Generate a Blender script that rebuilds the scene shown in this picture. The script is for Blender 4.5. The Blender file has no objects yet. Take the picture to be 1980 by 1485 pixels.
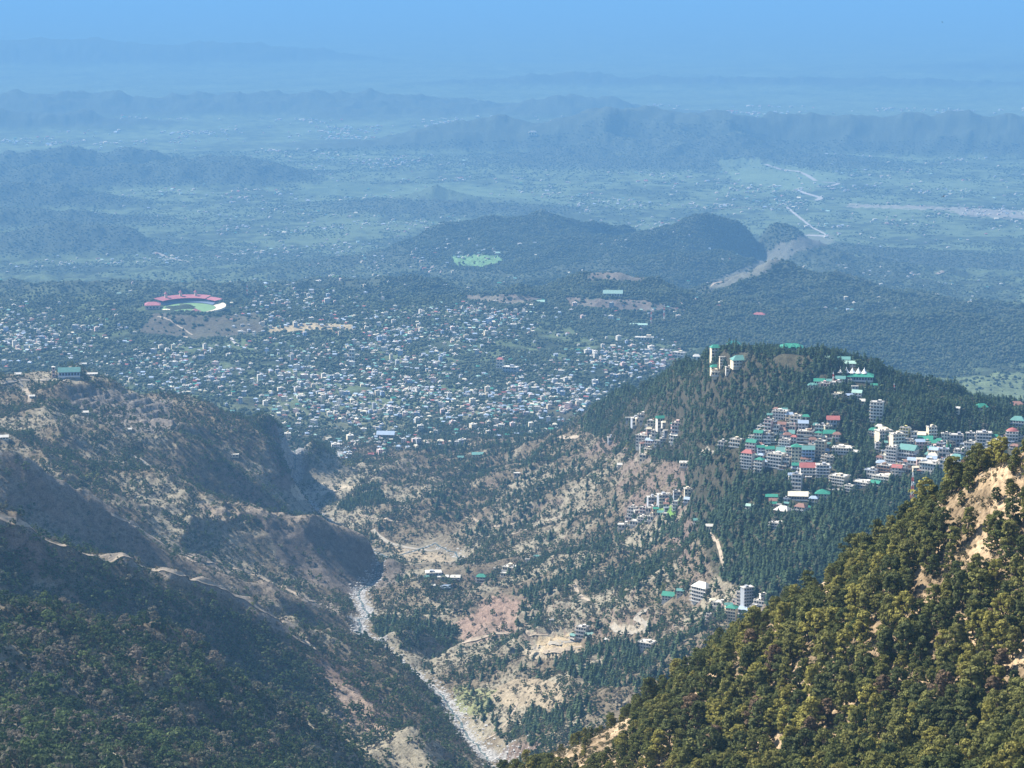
import bpy, bmesh, math, random
import numpy as np
from mathutils import Vector, Matrix
random.seed(7)
RNG = np.random.default_rng(7)
SC = bpy.context.scene
COL = SC.collection
R = math.radians

# ------------------------------------------------------------------ camera
FPX = 4590.0            # focal length in pixels of the 1980 px wide frame
PITCH = math.atan(852.5 / FPX)
CAMZ = 2850.0
cam_d = bpy.data.cameras.new('camera')
cam_d.sensor_width = 36.0
cam_d.lens = 36.0 * FPX / 1980.0
cam_d.clip_start = 5.0
cam_d.clip_end = 400000.0
cam = bpy.data.objects.new('camera', cam_d)
cam.location = (0, 0, CAMZ)
cam.rotation_euler = (math.pi / 2 - PITCH, 0, 0)
COL.objects.link(cam)
SC.camera = cam

# ------------------------------------------------------------------ light
SUN_AZ = R(-66)         # degrees from the view direction (+Y), left of it
SUN_EL = R(46)
world = bpy.data.worlds.new('World')
SC.world = world
world.use_nodes = True
wn = world.node_tree
wn.nodes.clear()
sky = wn.nodes.new('ShaderNodeTexSky')
sky.sky_type = 'NISHITA'
sky.sun_disc = False
sky.sun_elevation = SUN_EL
sky.sun_rotation = SUN_AZ
sky.altitude = 2000
sky.air_density = 1.3
sky.dust_density = 0.6
sky.ozone_density = 3.0
bg = wn.nodes.new('ShaderNodeBackground')
bg.inputs['Strength'].default_value = 0.09
wo = wn.nodes.new('ShaderNodeOutputWorld')
wn.links.new(sky.outputs[0], bg.inputs[0])
wn.links.new(bg.outputs[0], wo.inputs[0])
sun_d = bpy.data.lights.new('sun', 'SUN')
sun_d.energy = 5.0
sun_d.angle = R(0.5)
sun_d.color = (1.0, 0.93, 0.82)
sun = bpy.data.objects.new('sun', sun_d)
sdir = Vector((math.sin(SUN_AZ) * math.cos(SUN_EL), math.cos(SUN_AZ) * math.cos(SUN_EL), math.sin(SUN_EL)))
sun.rotation_euler = sdir.to_track_quat('Z', 'Y').to_euler()
COL.objects.link(sun)
SC.view_settings.view_transform = 'Standard'
SC.view_settings.look = 'None'
SC.view_settings.exposure = EXPOSURE = 1.1
SC.view_settings.gamma = 1.0
try:
    SC.cycles.volume_bounces = 1
    SC.cycles.max_bounces = 4
    SC.cycles.diffuse_bounces = 2
    SC.cycles.glossy_bounces = 1
    SC.cycles.transmission_bounces = 1
    SC.cycles.transparent_max_bounces = 4
    SC.cycles.caustics_reflective = False
    SC.cycles.caustics_refractive = False
except Exception:
    pass

# ------------------------------------------------------------------ helpers
def ray_dir(u, v):
    """pixel of the 1980x1485 frame -> azimuth from +Y and tangent of the dip below the horizon"""
    a = (np.asarray(u, float) - 990.0) / FPX
    b = (742.5 - np.asarray(v, float)) / FPX
    dx = a
    dy = math.cos(PITCH) + b * math.sin(PITCH)
    dz = -math.sin(PITCH) + b * math.cos(PITCH)
    return np.arctan2(dx, dy), -dz / np.hypot(dx, dy)

def to_px(x, y, z):
    z = z - CAMZ
    cy, sy = math.cos(PITCH), math.sin(PITCH)
    depth = y * cy - z * sy
    up = y * sy + z * cy
    return 990 + FPX * x / depth, 742.5 - FPX * up / depth

_perm = np.random.default_rng(3).permutation(512).astype(np.int64)
_perm = np.concatenate([_perm, _perm])
_ga = np.random.default_rng(5).uniform(0, 2 * math.pi, 512)
_gx, _gy = np.cos(_ga), np.sin(_ga)
def gnoise(x, y):
    """gradient noise about -0.7..0.7"""
    xi = np.floor(x).astype(np.int64); yi = np.floor(y).astype(np.int64)
    xf = x - xi; yf = y - yi
    xi &= 511; yi &= 511
    xj = (xi + 1) & 511; yj = (yi + 1) & 511
    u = xf * xf * xf * (xf * (xf * 6 - 15) + 10); v = yf * yf * yf * (yf * (yf * 6 - 15) + 10)
    def g(ix, iy, dx, dy):
        h = _perm[_perm[ix] + iy]
        return _gx[h] * dx + _gy[h] * dy
    a = g(xi, yi, xf, yf); b = g(xj, yi, xf - 1, yf)
    c = g(xi, yj, xf, yf - 1); d = g(xj, yj, xf - 1, yf - 1)
    return (a + u * (b - a)) * (1 - v) + (c + u * (d - c)) * v
def fbm(x, y, scale, octs=4, gain=0.5):
    s = 0; amp = 1.0; f = 1.0 / scale
    for k in range(octs):
        s = s + amp * gnoise(x * f + 37.3 * k, y * f + 11.7 * k); amp *= gain; f *= 2.03
    return s
def ridged(x, y, scale, octs=4, gain=0.5):
    s = 0; amp = 1.0; f = 1.0 / scale; w = 1.0
    for k in range(octs):
        n = 1 - np.abs(gnoise(x * f + 17.3 * k, y * f + 91.7 * k)) * 2.2
        n = np.clip(n, 0, 1) ** 2 * w
        s = s + amp * n; w = np.clip(n * 1.6, 0, 1); amp *= gain; f *= 2.07
    return s
def inpoly(u, v, poly):
    ins = np.zeros(np.shape(u), bool)
    n = len(poly)
    for i in range(n):
        x1, y1 = poly[i]; x2, y2 = poly[(i + 1) % n]
        if y1 == y2: continue
        c = ((y1 > v) != (y2 > v)) & (u < (x2 - x1) * (v - y1) / (y2 - y1) + x1)
        ins ^= c
    return ins
def sstep(a, b, x):
    t = np.clip((x - a) / (b - a), 0, 1); return t * t * (3 - 2 * t)
# ------------------------------------------------------------------ terrain control lines
# nodes: (u, v, range_km) seen on the picture, or (u, None, range_km, drop_m) hidden
LINES = [
 # --- far plain, 2200 m below
 [(-900,None,16,2170),(990,None,16,2150),(2900,None,16,2170)],
 [(600,None,22.5,2200),(2900,None,22.5,2200)],
 [(-900,None,28.3,2200),(990,None,28.3,2200),(2900,None,28.3,2200)],
 [(-900,None,35.5,2210),(990,None,35.5,2210),(2900,None,35.5,2210)],
 [(-900,None,40,2210),(990,None,40,2210)],[(990,None,40,2210),(2900,None,40,2210)],
 [(-900,None,58,2230),(990,None,56,2230),(2900,None,58,2230)],
 [(-900,None,130,2300),(990,None,130,2300),(2900,None,130,2300)],
 # plain between the far hills
 [(-900,None,16.90,2195),(330,None,16.90,2195)],
 [(-900,None,18.10,2195),(330,None,18.10,2195)],
 [(-900,None,18.55,2195),(260,None,18.55,2195)],
 [(-900,None,19.60,2195),(260,None,19.60,2195)],
 [(-900,None,20.10,2195),(280,None,20.10,2195)],
 [(-900,None,21.20,2195),(620,None,21.20,2195)],
 [(-900,None,21.75,2195),(620,None,21.75,2195)],
 [(-900,None,23.25,2195),(620,None,23.25,2195)],
 [(-900,None,24.20,2195),(420,None,24.20,2195)],
 [(620,None,19.00,2200),(800,None,19.00,2200),(2900,None,19.00,2200)],
 [(300,None,20.60,2200),(790,None,20.90,2200),(930,None,20.90,2200),(2900,None,20.60,2200)],
 [(300,None,17.50,2190),(2900,None,17.50,2190)],
 [(700,None,25.20,2200),(2900,None,25.10,2200)],
 [(700,None,27.00,2200),(2900,None,27.00,2200)],
 [(-900,None,28.90,2200),(560,None,28.90,2200)],
 [(-900,None,30.80,2205),(560,None,30.60,2205)],
 [(-900,None,33.20,2205),(1060,None,33.20,2205)],
 [(960,None,30.20,2205),(1320,None,30.20,2205)],
 [(960,None,31.90,2205),(1320,None,31.90,2205)],
 [(800,None,36.80,2210),(2900,None,37.00,2210)],
 [(800,None,39.00,2215),(2900,None,39.00,2215)],
 [(-900,None,44.50,2215),(760,None,44.50,2215)],
 [(-900,None,49.00,2220),(760,None,49.00,2220)],
 # far ridges
 [(-900,90,47),(-300,75,47),(0,70,47),(60,73,47),(200,71,46.5),(320,84,46.5),(440,77,46),(560,89,46),(640,94,46),(720,110,46)],
 [(780,118,47),(990,122,47),(1300,119,47),(1600,115,47),(1980,112,47),(2800,115,47)],
 [(850,158,37.5),(1000,149,37.5),(1100,134,38),(1180,146,38),(1300,146,38),(1500,150,38),(1700,147,38),(1780,149,38),(1980,160,38),(2800,160,38)],
 [(1480,131,43),(1700,130,43),(1880,125,43),(2100,133,43),(2800,130,43)],
 [(-900,185,32),(0,176,32),(150,179,32),(400,182,32),(500,178,32),(660,175,32),(790,182,32),(950,196,32),(1010,204,32)],
 [(-500,190,30),(0,203,29.5),(120,214,29.5),(250,225,29.5),(400,237,29.5),(480,246,29.5)],
 [(1000,200,31),(1050,188,31),(1110,180,31),(1200,191,31),(1260,200,31)],
 [(780,252,26),(860,228,26),(960,218,26),(990,225,26),(1080,228,26),(1120,212,26),(1180,200,26),(1210,206,26),(1245,200,26),(1300,213,26),(1400,216,26),(1450,231,25.7),(1480,223,26),(1540,208,26),(1600,219,26),(1750,215,26),(1800,222,26),(1880,214,26),(1930,225,26),(1990,222,26),(2800,215,26)],
 [(1280,225,25.5),(1330,262,24.6)],[(1180,208,25.7),(1160,262,24.7)],[(1400,222,25.6),(1450,270,24.4)],
 [(-300,300,23.6),(0,303,23.6),(60,282,23.6),(140,275,23.6),(170,290,23.6)],[(210,295,23.6),(280,280,23.6),(320,293,23.6)],
 [(-300,330,22.4),(0,325,22.3),(100,316,22.2),(230,318,22.2),(350,312,22.2),(460,304,22.2),(500,310,22.2),(545,325,22.2)],
 [(380,302,22.9),(440,291,22.9),(520,297,22.9),(556,315,22.9)],
 [(-300,352,20.6),(0,355,20.6),(50,352,20.6),(100,352,20.6),(150,360,20.6),(210,380,20.5)],
 [(-300,398,19),(30,400,19),(90,393,19),(150,398,19),(190,409,19),(205,420,19)],
 [(-300,445,17.4),(0,452,17.4),(60,440,17.4),(120,430,17.4),(200,430,17.4),(250,436,17.4),(278,452,17.3)],
 [(820,385,19.5),(850,358,19.8),(880,385,19.5)],
 # central hills behind the town
 [(770,466,15.3),(830,444,15.4),(880,425,15.5),(940,413,15.6),(1020,411,15.6),(1150,420,15.8),(1240,428,16)],
 [(880,470,14.6),(1000,480,14.2),(1140,500,13.8)],
 [(1160,482,14.4),(1250,440,14.9),(1330,420,15.1),(1400,409,15.2),(1480,406,15.3),(1530,430,15.2),(1550,448,15.1)],
 [(1150,455,15.6),(1172,472,15.2),(1185,490,None,2030)],
 [(1180,500,13.6),(1300,500,13.4),(1420,480,13.8)],
 # stream on the right of the far plain
 [(1620,470,None,2110),(1560,475,None,2100),(1510,490,None,2090),(1460,520,None,2050),(1400,540,None,2020),(1370,556,None,2000)],
 
 [(760,540,12.0),(900,548,12.0),(1010,545,12.2)],
 [(1300,590,10.9),(1370,556,11.1),(1440,521,11.3),(1510,505,11.4),(1560,520,11.3),(1640,545,11.2),(1720,560,11.1),(1800,585,11.0),(1900,595,11.0),(2100,595,11),(2800,595,11)],
 [(1640,480,None,2080),(1800,540,None,2010),(1980,560,None,1990),(2700,560,None,1990)],
 [(1240,620,9.6),(1320,615,9.7),(1450,603,9.75),(1600,610,9.75),(1700,603,9.8),(1750,596,9.85),(1850,606,9.8),(1980,640,9.7),(2800,640,9.7)],[(1400,None,10.3,1600),(1700,None,10.35,1610),(2800,None,10.35,1620)],[(1300,None,12.3,1900),(1500,None,12.6,1950),(2800,None,12.4,1900)],
 [(1400,700,8.9),(1700,714,9.1),(1760,706,9.2),(1850,700,9.3),(1980,705,9.3),(2800,700,9.3)],
 [(1700,None,7.6,1580),(2800,None,7.6,1590)],
 [(720,562,11),(760,533,11.2),(800,530,11.2),(850,545,11.1),(900,562,10.9)],
 [(740,585,10.3),(900,590,10.3)],
 [(860,580,9.7),(900,576,9.8),(960,565,10.0),(1040,556,10.1),(1100,540,10.2),(1180,520,10.3),(1250,532,10.2),(1300,560,10),(1380,596,9.8)],[(900,None,11.0,1640),(1100,None,11.3,1700),(1300,None,11.2,1700)],
 [(300,545,12),(600,548,12),(700,545,12)],[(-800,545,12.2),(100,545,12.2)],
 [(-900,None,14,2080),(700,None,14,2080)],
 # stadium spur
 [(290,592,9.4),(430,592,9.4)],[(290,604,9.2),(330,612,9.05),(430,612,9.05),(520,618,9.0),(620,620,9.0)],
 [(270,640,8.95),(370,655,8.75),(440,650,8.75),(450,632,8.9)],
 # lower town ground
 [(-900,640,9.1),(0,640,9.1),(200,645,9.0)],
 [(500,650,8.7),(900,640,8.9),(1100,650,8.9),(1250,680,8.4)],
 [(-900,690,8.2),(0,690,8.2),(300,690,8.2),(700,700,8.1),(1000,700,8.0),(1200,710,7.9),(1290,700,8.0)],
 [(300,None,7.0,1440),(480,770,7.3),(700,770,7.3),(950,770,7.3),(1120,780,7.0)],
 [(640,830,None,1440),(700,838,None,1436),(800,835,6.75),(950,820,6.8),(1060,810,6.75)],
 # river (drops away from the viewer)
 [(1010,None,2.95,1075),(950,1482,None,1118),(935,1462,None,1124),(900,1425,None,1138),(855,1350,None,1152),(830,1335,None,1156),(795,1305,None,1160),(778,1282,None,1164),(740,None,3.83,1170),(692,None,3.98,1180),(690,None,4.08,1184),(712,1195,None,1188),(700,1170,None,1198),(690,1150,None,1206),(735,None,4.5,1226),(810,None,4.62,1242),(885,1100,None,1252),(900,1090,None,1256),(880,1072,None,1262),(840,1054,None,1270),(750,None,4.88,1281),(660,None,5.1,1294),(595,978,None,1300),(562,955,None,1306),(580,935,None,1312),(640,893,None,1330),(655,875,None,1340),(700,845,None,1392),(640,None,7.1,1432)],
 # left terrace hill
 [(-900,700,5.5),(-200,738,5.4),(0,733,5.4),(50,722,5.4),(100,714,5.4),(170,712,5.4),(210,717,5.35),(260,737,5.35),(320,757,5.35),(400,777,5.4),(480,788,5.5),(540,803,5.6),(590,833,5.75),(615,862,5.85)],
 [(480,792,5.35),(515,850,5.25),(540,925,5.15),(548,955,5.2)],
 [(-900,None,6.3,1330),(0,None,6.4,1380),(300,None,6.4,1400),(600,None,6.6,1420)],
 [(-300,800,5.0),(0,800,5.0),(200,800,5.0),(330,830,5.0),(430,880,4.95)],
 [(-300,850,4.6),(0,850,4.6),(200,880,4.6),(360,930,4.55),(440,955,4.6)],
 # gully between crest 2 and the terrace hill, spur with the dark scarp
 [(-400,None,4.25,900),(100,None,4.3,985),(250,None,4.3,1040),(340,None,4.25,1090),(480,None,4.2,1150),(600,1145,4.26),(660,1152,4.28)],
 [(380,975,4.45),(430,978,4.45),(500,985,4.45),(560,990,4.47),(600,1004,4.47),(640,998,4.5),(700,1020,4.5),(740,1050,4.48),(768,1080,4.46),(780,1108,4.46)],
 [(470,None,4.75,1160),(540,None,4.95,1235),(620,None,4.9,1262),(740,None,4.75,1270)],
 # crest 2
 [(-900,760,4.0),(-100,860,3.95),(0,874,3.9),(60,893,3.9),(100,920,3.9),(160,950,3.9),(215,992,3.9),(290,1029,3.92),(323,1056,3.93),(404,1086,3.95),(471,1102,3.97),(539,1130,4.0),(600,1160,4.02),(660,1184,4.05),(690,1200,4.02)],
 [(-400,None,3.6,900),(0,None,3.62,985),(150,None,3.65,1035),(300,None,3.7,1095),(450,None,3.78,1140),(600,None,3.88,1172),(690,None,3.95,1182)],
 # crest 4
 [(-900,930,3.0),(-200,985,3.0),(0,996,3.0),(60,1018,3.0),(168,1045,3.05),(236,1072,3.1),(323,1103,3.15),(387,1123,3.2),(455,1143,3.25),(488,1173,3.3),(539,1200,3.35),(572,1218,3.4),(640,1226,3.52),(690,1210,3.62),(724,1230,3.6),(754,1258,3.55),(774,1290,3.48),(804,1347,3.36),(830,1387,3.25),(870,1428,3.15),(905,1472,3.05),(930,None,2.9,1090)],
 [(572,1220,3.36),(610,1256,3.25),(680,1310,3.15),(740,1375,3.05),(800,1430,2.95),(860,1480,2.85)],
 [(640,1255,3.38),(700,1300,3.3),(760,1360,3.2),(820,1425,3.08)],
 [(-400,None,2.76,770),(0,None,2.78,815),(150,None,2.80,880),(300,None,2.86,950),(450,None,2.93,1015),(560,None,3.0,1052),(680,None,2.88,1070),(800,None,2.78,1080)],
 # crest 5
 [(-900,1060,2.3),(-100,1125,2.3),(20,1138,2.3),(100,1143,2.35),(150,1158,2.4),(236,1196,2.42),(286,1212,2.45),(337,1232,2.47),(404,1262,2.5),(434,1280,2.52),(471,1303,2.55),(525,1332,2.58),(572,1372,2.6),(616,1407,2.62),(660,1430,2.65),(720,1460,2.68),(780,1490,2.7),(850,None,2.7,1000)],
 [(-400,None,1.6,520),(0,1485,1.6),(300,1485,1.9),(600,1485,2.25),(720,None,2.3,880),(850,None,2.3,960)],
 [(-900,None,0.9,400),(-200,None,0.9,420),(400,None,1.0,500),(800,None,1.0,560)],
 # right bank
 [(706,1218,3.86),(740,1211,3.86),(790,1210,3.86),(850,1220,3.86),(885,1238,3.86)],[(735,None,3.81,1168),(800,None,3.80,1160),(870,None,3.79,1150)],
 [(885,1240,3.9),(830,1290,3.8),(800,1300,3.7)],
 [(740,1120,4.55),(800,1090,4.66),(850,1082,4.7),(870,1090,4.68)],
 [(710,1150,4.28),(760,1130,4.35),(820,1118,4.38),(900,1122,4.35),(960,1118,4.33),(1020,1090,4.3)],
 [(760,1180,4.12),(900,1180,4.05),(1000,1180,3.9),(1100,1170,3.75)],
 [(900,1290,3.62),(1000,1262,3.62),(1100,1245,3.45),(1200,1230,3.25),(1290,1240,3.1)],
 [(880,1370,3.4),(960,1345,3.35),(1060,1340,3.2),(1150,1360,3.0)],
 [(960,1440,3.1),(1040,1420,3.0),(1120,1410,2.85)],
 [(760,990,5.2),(900,980,5.1),(1050,980,4.85),(1180,990,4.45),(1230,1010,4.25)],
 [(700,920,5.7),(850,910,5.65),(1000,900,5.5),(1150,890,5.0),(1230,870,4.7)],
 [(750,860,6.3),(900,855,6.2),(1050,845,6.0),(1160,830,5.6)],
 [(1050,1050,4.45),(1150,1060,4.2),(1250,1060,3.95),(1350,1050,3.6)],
 [(1240,830,4.7),(1320,860,4.3),(1300,930,4.2),(1330,1000,3.9)],
 [(1300,1160,3.3),(1360,1170,3.15),(1440,1180,3.0),(1500,None,2.8,850)],
 # ridge with the hill town
 [(1120,800,5.9),(1180,764,5.5),(1250,744,5.0),(1300,716,4.6),(1350,692,4.3),(1400,679,4.1),(1480,668,4.0),(1540,672,3.95),(1600,690,3.9),(1680,715,3.9),(1720,745,3.85),(1800,768,3.85),(1880,780,3.85),(1980,815,3.85),(2300,830,3.85),(2900,760,3.9)],
 [(1360,885,3.75),(1440,870,3.65),(1500,800,3.7),(1570,735,3.78),(1640,730,3.78),(1720,800,3.68)],
 [(1440,925,3.45),(1540,935,3.42),(1640,945,3.4),(1740,935,3.4),(1850,900,3.45),(1980,860,3.5),(2900,830,3.5)],
 [(1400,1030,3.35),(1500,1010,3.25),(1600,1000,3.15),(1720,None,3.0,770)],
 [(1430,1130,3.1),(1520,1110,2.95),(1600,None,2.8,830),(1720,None,2.6,830)],
 [(1300,None,5.6,1250),(1500,None,5.2,1150),(1700,None,5.2,1150),(2900,None,5.3,1180)],
 [(1250,None,6.8,1440),(1500,None,6.8,1520),(2900,None,6.8,1560)],
 # near right spur
 [(2900,None,1.0,140),(2100,845,1.05),(1980,880,1.05),(1900,902,1.07),(1850,940,1.1),(1800,985,1.12),(1740,1022,1.14),(1690,1062,1.15),(1640,1105,1.17),(1590,1145,1.18),(1540,1182,1.19),(1480,1222,1.2),(1400,1262,1.21),(1340,1305,1.22),(1280,1348,1.22),(1200,1402,1.23),(1130,1432,1.23),(1060,1458,1.23),(990,1488,1.23),(900,None,1.2,450)],
 [(2900,None,0.8,200),(1980,1485,0.85),(1700,1485,0.92),(1500,1485,0.98),(1250,1485,1.06),(1060,None,1.1,420)],
 [(2900,None,0.3,120),(1980,None,0.35,145),(1500,None,0.4,170),(500,None,0.4,190),(-900,None,0.35,170)],[(2900,None,0.2,90),(990,None,0.2,95),(-900,None,0.2,90)],
 [(2900,None,1.5,430),(1980,None,1.5,470),(1700,None,1.6,590),(1400,None,1.7,700),(1150,None,1.8,800),(950,None,1.8,860)],
 [(2900,None,2.2,800),(1980,None,2.2,800),(1700,None,2.35,860),(1450,None,2.5,950),(1200,None,2.55,1000),(1000,None,2.6,1030)],
 [(930,None,1.5,760),(900,None,2.1,950),(960,None,2.75,1070)],
]
TH0, TH1 = -0.40, 0.40
R0, R1 = 200.0, 130000.0

def node_xyz(n):
    if n[1] is None:
        th, _ = ray_dir(n[0], 900.0)
        return float(th), n[2] * 1000.0, -float(n[3])
    th, t = ray_dir(n[0], n[1])
    r = n[2] * 1000.0 if n[2] is not None else n[3] / t
    return float(th), float(r), float(-t * r)

def solve_terrain():
    step = 0.0021
    levels = 7
    nx = int((TH1 - TH0) / step); ny = int(math.log(R1 / R0) / step)
    nx -= nx % 64; ny -= ny % 64
    samples = []
    for ln in LINES:
        pts = [node_xyz(n) for n in ln]
        for a, b in zip(pts[:-1], pts[1:]):
            ga = np.array([(a[0] - TH0) / (TH1 - TH0) * nx, math.log(a[1] / R0) / math.log(R1 / R0) * ny])
            gb = np.array([(b[0] - TH0) / (TH1 - TH0) * nx, math.log(b[1] / R0) / math.log(R1 / R0) * ny])
            n = int(max(2, np.abs(gb - ga).max() * 2))
            t = np.linspace(0, 1, n)
            # interpolate dip tangent * range so that the picture line stays straight
            rr = a[1] * (b[1] / a[1]) ** t
            tt = a[2] / a[1] + (b[2] / b[1] - a[2] / a[1]) * t
            th = a[0] + (b[0] - a[0]) * t
            samples.append(np.stack([(th - TH0) / (TH1 - TH0) * nx, np.log(rr / R0) / math.log(R1 / R0) * ny, tt * rr], 1))
    S = np.concatenate(samples)
    S = S[(S[:, 0] >= 0) & (S[:, 0] < nx - 1) & (S[:, 1] >= 0) & (S[:, 1] < ny - 1)]
    Z = None
    for lv in range(levels - 1, -1, -1):
        k = 2 ** lv
        w, h = nx // k, ny // k
        acc = np.zeros(w * h); cnt = np.zeros(w * h)
        idx = np.clip((S[:, 1] / k).astype(int), 0, h - 1) * w + np.clip((S[:, 0] / k).astype(int), 0, w - 1)
        np.add.at(acc, idx, S[:, 2]); np.add.at(cnt, idx, 1)
        m = (cnt > 0).reshape(h, w)
        val = (acc / np.maximum(cnt, 1)).reshape(h, w)
        if Z is None:
            Z = np.full((h, w), -1500.0)
            # rough start: row means
            last = -100.0
            for j in range(h):
                if m[j].any(): last = val[j][m[j]].mean()
                Z[j] = last
        else:
            Z = Z.repeat(2, 0).repeat(2, 1)
            P = np.pad(Z, 1, mode='edge')
            Z = (P[:-2, 1:-1] + P[2:, 1:-1] + P[1:-1, :-2] + P[1:-1, 2:]) / 4
        Z[m] = val[m]
        for it in range(400 if lv >= 4 else (160 if lv >= 2 else 45)):
            P = np.pad(Z, 1, mode='edge')
            Z = (P[:-2, 1:-1] + P[2:, 1:-1] + P[1:-1, :-2] + P[1:-1, 2:]) / 4
            Z[m] = val[m]
    # soften the creases
    for it in range(3):
        P = np.pad(Z, 1, mode='edge')
        Z = 0.5 * Z + (P[:-2, 1:-1] + P[2:, 1:-1] + P[1:-1, :-2] + P[1:-1, 2:]) / 8
    return Z, nx, ny

ZB, NXB, NYB = solve_terrain()
def bilin(A, fx, fy):
    h, w = A.shape
    fx = np.clip(fx, 0, w - 1.001); fy = np.clip(fy, 0, h - 1.001)
    ix = fx.astype(int); iy = fy.astype(int); ax = fx - ix; ay = fy - iy
    return (A[iy, ix] * (1 - ax) + A[iy, ix + 1] * ax) * (1 - ay) + (A[iy + 1, ix] * (1 - ax) + A[iy + 1, ix + 1] * ax) * ay
def base_z(th, r):
    return bilin(ZB, (th - TH0) / (TH1 - TH0) * NXB - 0.5, np.log(r / R0) / math.log(R1 / R0) * NYB - 0.5)

# river centre line
RIV = [node_xyz(n) for n in LINES[[i for i, l in enumerate(LINES) if len(l) > 20 and l[0][0] == 1010][0]]]
def dense(pts, n=12):
    out = []
    for a, b in zip(pts[:-1], pts[1:]):
        for t in np.linspace(0, 1, n, endpoint=False):
            out.append([a[i] + (b[i] - a[i]) * t for i in range(3)])
    out.append(list(pts[-1])); return np.array(out)
RIVD = dense(RIV)
RIVXY = np.stack([np.sin(RIVD[:, 0]) * RIVD[:, 1], np.cos(RIVD[:, 0]) * RIVD[:, 1]], 1)

# mesh grid rows / columns
def build_axis():
    r = R0; rows = [r]
    while r < R1:
        if r < 700: d = 12
        elif r < 1350: d = 3.0
        elif r < 2300: d = 10
        elif r < 5200: d = 5.0
        elif r < 10000: d = 9
        elif r < 16000: d = 22
        else: d = r * r / 9.0e6
        r += d; rows.append(r)
    cin = np.linspace(-0.232, 0.232, 860)
    cl = -0.232 - np.linspace(0, 1, 41)[1:] ** 1.4 * 0.16
    cols = np.concatenate([cl[::-1], cin, -cl])
    return np.array(rows), cols
ROWS, COLS = build_axis()
TT, RR = np.meshgrid(COLS, ROWS)
XX = np.sin(TT) * RR; YY = np.cos(TT) * RR
def detail(th, r, x, y, zb):
    # distance to the river
    mnt = 1 - sstep(6200, 7200, r)
    dr = np.full(x.shape, 1e5)
    sel = (r > 2600) & (r < 7300) & (np.abs(th) < 0.2)
    xs, ys = x[sel], y[sel]; d = np.full(xs.shape, 1e5)
    for p in RIVXY[::2]:
        d = np.minimum(d, np.hypot(xs - p[0], ys - p[1]))
    dr[sel] = d
    near = sstep(8, 120, dr)
    amp = np.interp(r, [200, 700, 1300, 1800, 2500, 6000, 7000, 9500, 11000, 15500, 17000, 24000, 28000, 60000], [3, 5, 5, 14, 22, 20, 6, 14, 34, 30, 14, 45, 60, 40])
    hill = sstep(15, 160, zb + 2215)
    amp = amp * np.where(r > 15500, hill, 1)
    sc = np.interp(r, [200, 1300, 2500, 7000, 10000, 16000, 30000], [90, 110, 330, 380, 700, 1100, 2400])
    # two noise scales blended by range
    n1 = ridged(x, y, 330.0, 5) - 0.9
    n2 = ridged(x + 900, y - 400, 1100.0, 5) - 0.9
    n0 = fbm(x, y, 70.0, 4) * 1.2
    w2 = sstep(9500, 15000, r); w0 = 1 - sstep(1250, 2000, r)
    n = n0 * w0 + (1 - w0) * (n1 * (1 - w2) + n2 * w2)
    z = zb + amp * n * (0.25 + 0.75 * near) * np.where(r < 7300, near * 0.9 + 0.1, 1)
    z += fbm(x, y, 45.0, 3) * np.interp(r, [200, 1400, 2500, 9000, 14000], [1.0, 2.0, 5, 4, 0]) * near
    hm = np.where(r > 16000, sstep(10, 90, zb + 2205), 1)
    z += fbm(x + 77, y + 5, 240.0, 4) * np.interp(r, [9200, 11500, 17000, 27000, 40000], [0, 42, 40, 50, 40]) * hm * (r > 9200)
    # gullies running down the left-hand slopes and the scarp
    ac = (x * .51 + y * .86) / 75 + .5 * gnoise(x / 210, y / 210); al = (x * .86 - y * .51) / 420
    gul = np.abs(gnoise(ac, al)) * 2 + .5 * np.abs(gnoise(ac * 2.3 + 9, al * 2)) * 2
    z += (gul - .7) * np.interp(r, [2200, 2700, 6000, 6400], [0, 11, 11, 0]) * near * sstep(.05, -.02, th)
    return z, dr
ZZ = base_z(TT, RR)
ZZ, DRIV = detail(TT, RR, XX, YY, ZZ)
SCREEN_U, SCREEN_V = to_px(XX, YY, ZZ + CAMZ)
# terraces
def terrace(poly, rlo, rhi, step, soft=0.25):
    global ZZ
    m = inpoly(SCREEN_U, SCREEN_V, poly) & (RR > rlo) & (RR < rhi)
    z = ZZ + fbm(XX, YY, 160, 2) * step * 1.2
    k = z / step; f = k - np.floor(k)
    f2 = np.clip((f - (1 - soft)) / soft, 0, 1)
    ZZ = np.where(m, ZZ + (np.floor(k) + f2 - k) * step * 0.9, ZZ)
T_POLYS = [([(215,740),(330,765),(350,800),(345,835),(250,830),(150,800),(130,750)], 4800, 5600, 11),
           ([(395,968),(480,972),(490,1010),(400,1000)], 4200, 4700, 12),
           ([(760,930),(900,920),(1050,960),(1040,1010),(900,1010),(760,990)], 4600, 5700, 7),
           ([(860,1120),(1000,1130),(1120,1180),(1280,1180),(1340,1210),(1280,1280),(1100,1290),(900,1180)], 2800, 4500, 8)]
for tp in T_POLYS: terrace(*tp)
ZABS = ZZ + CAMZ
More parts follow.
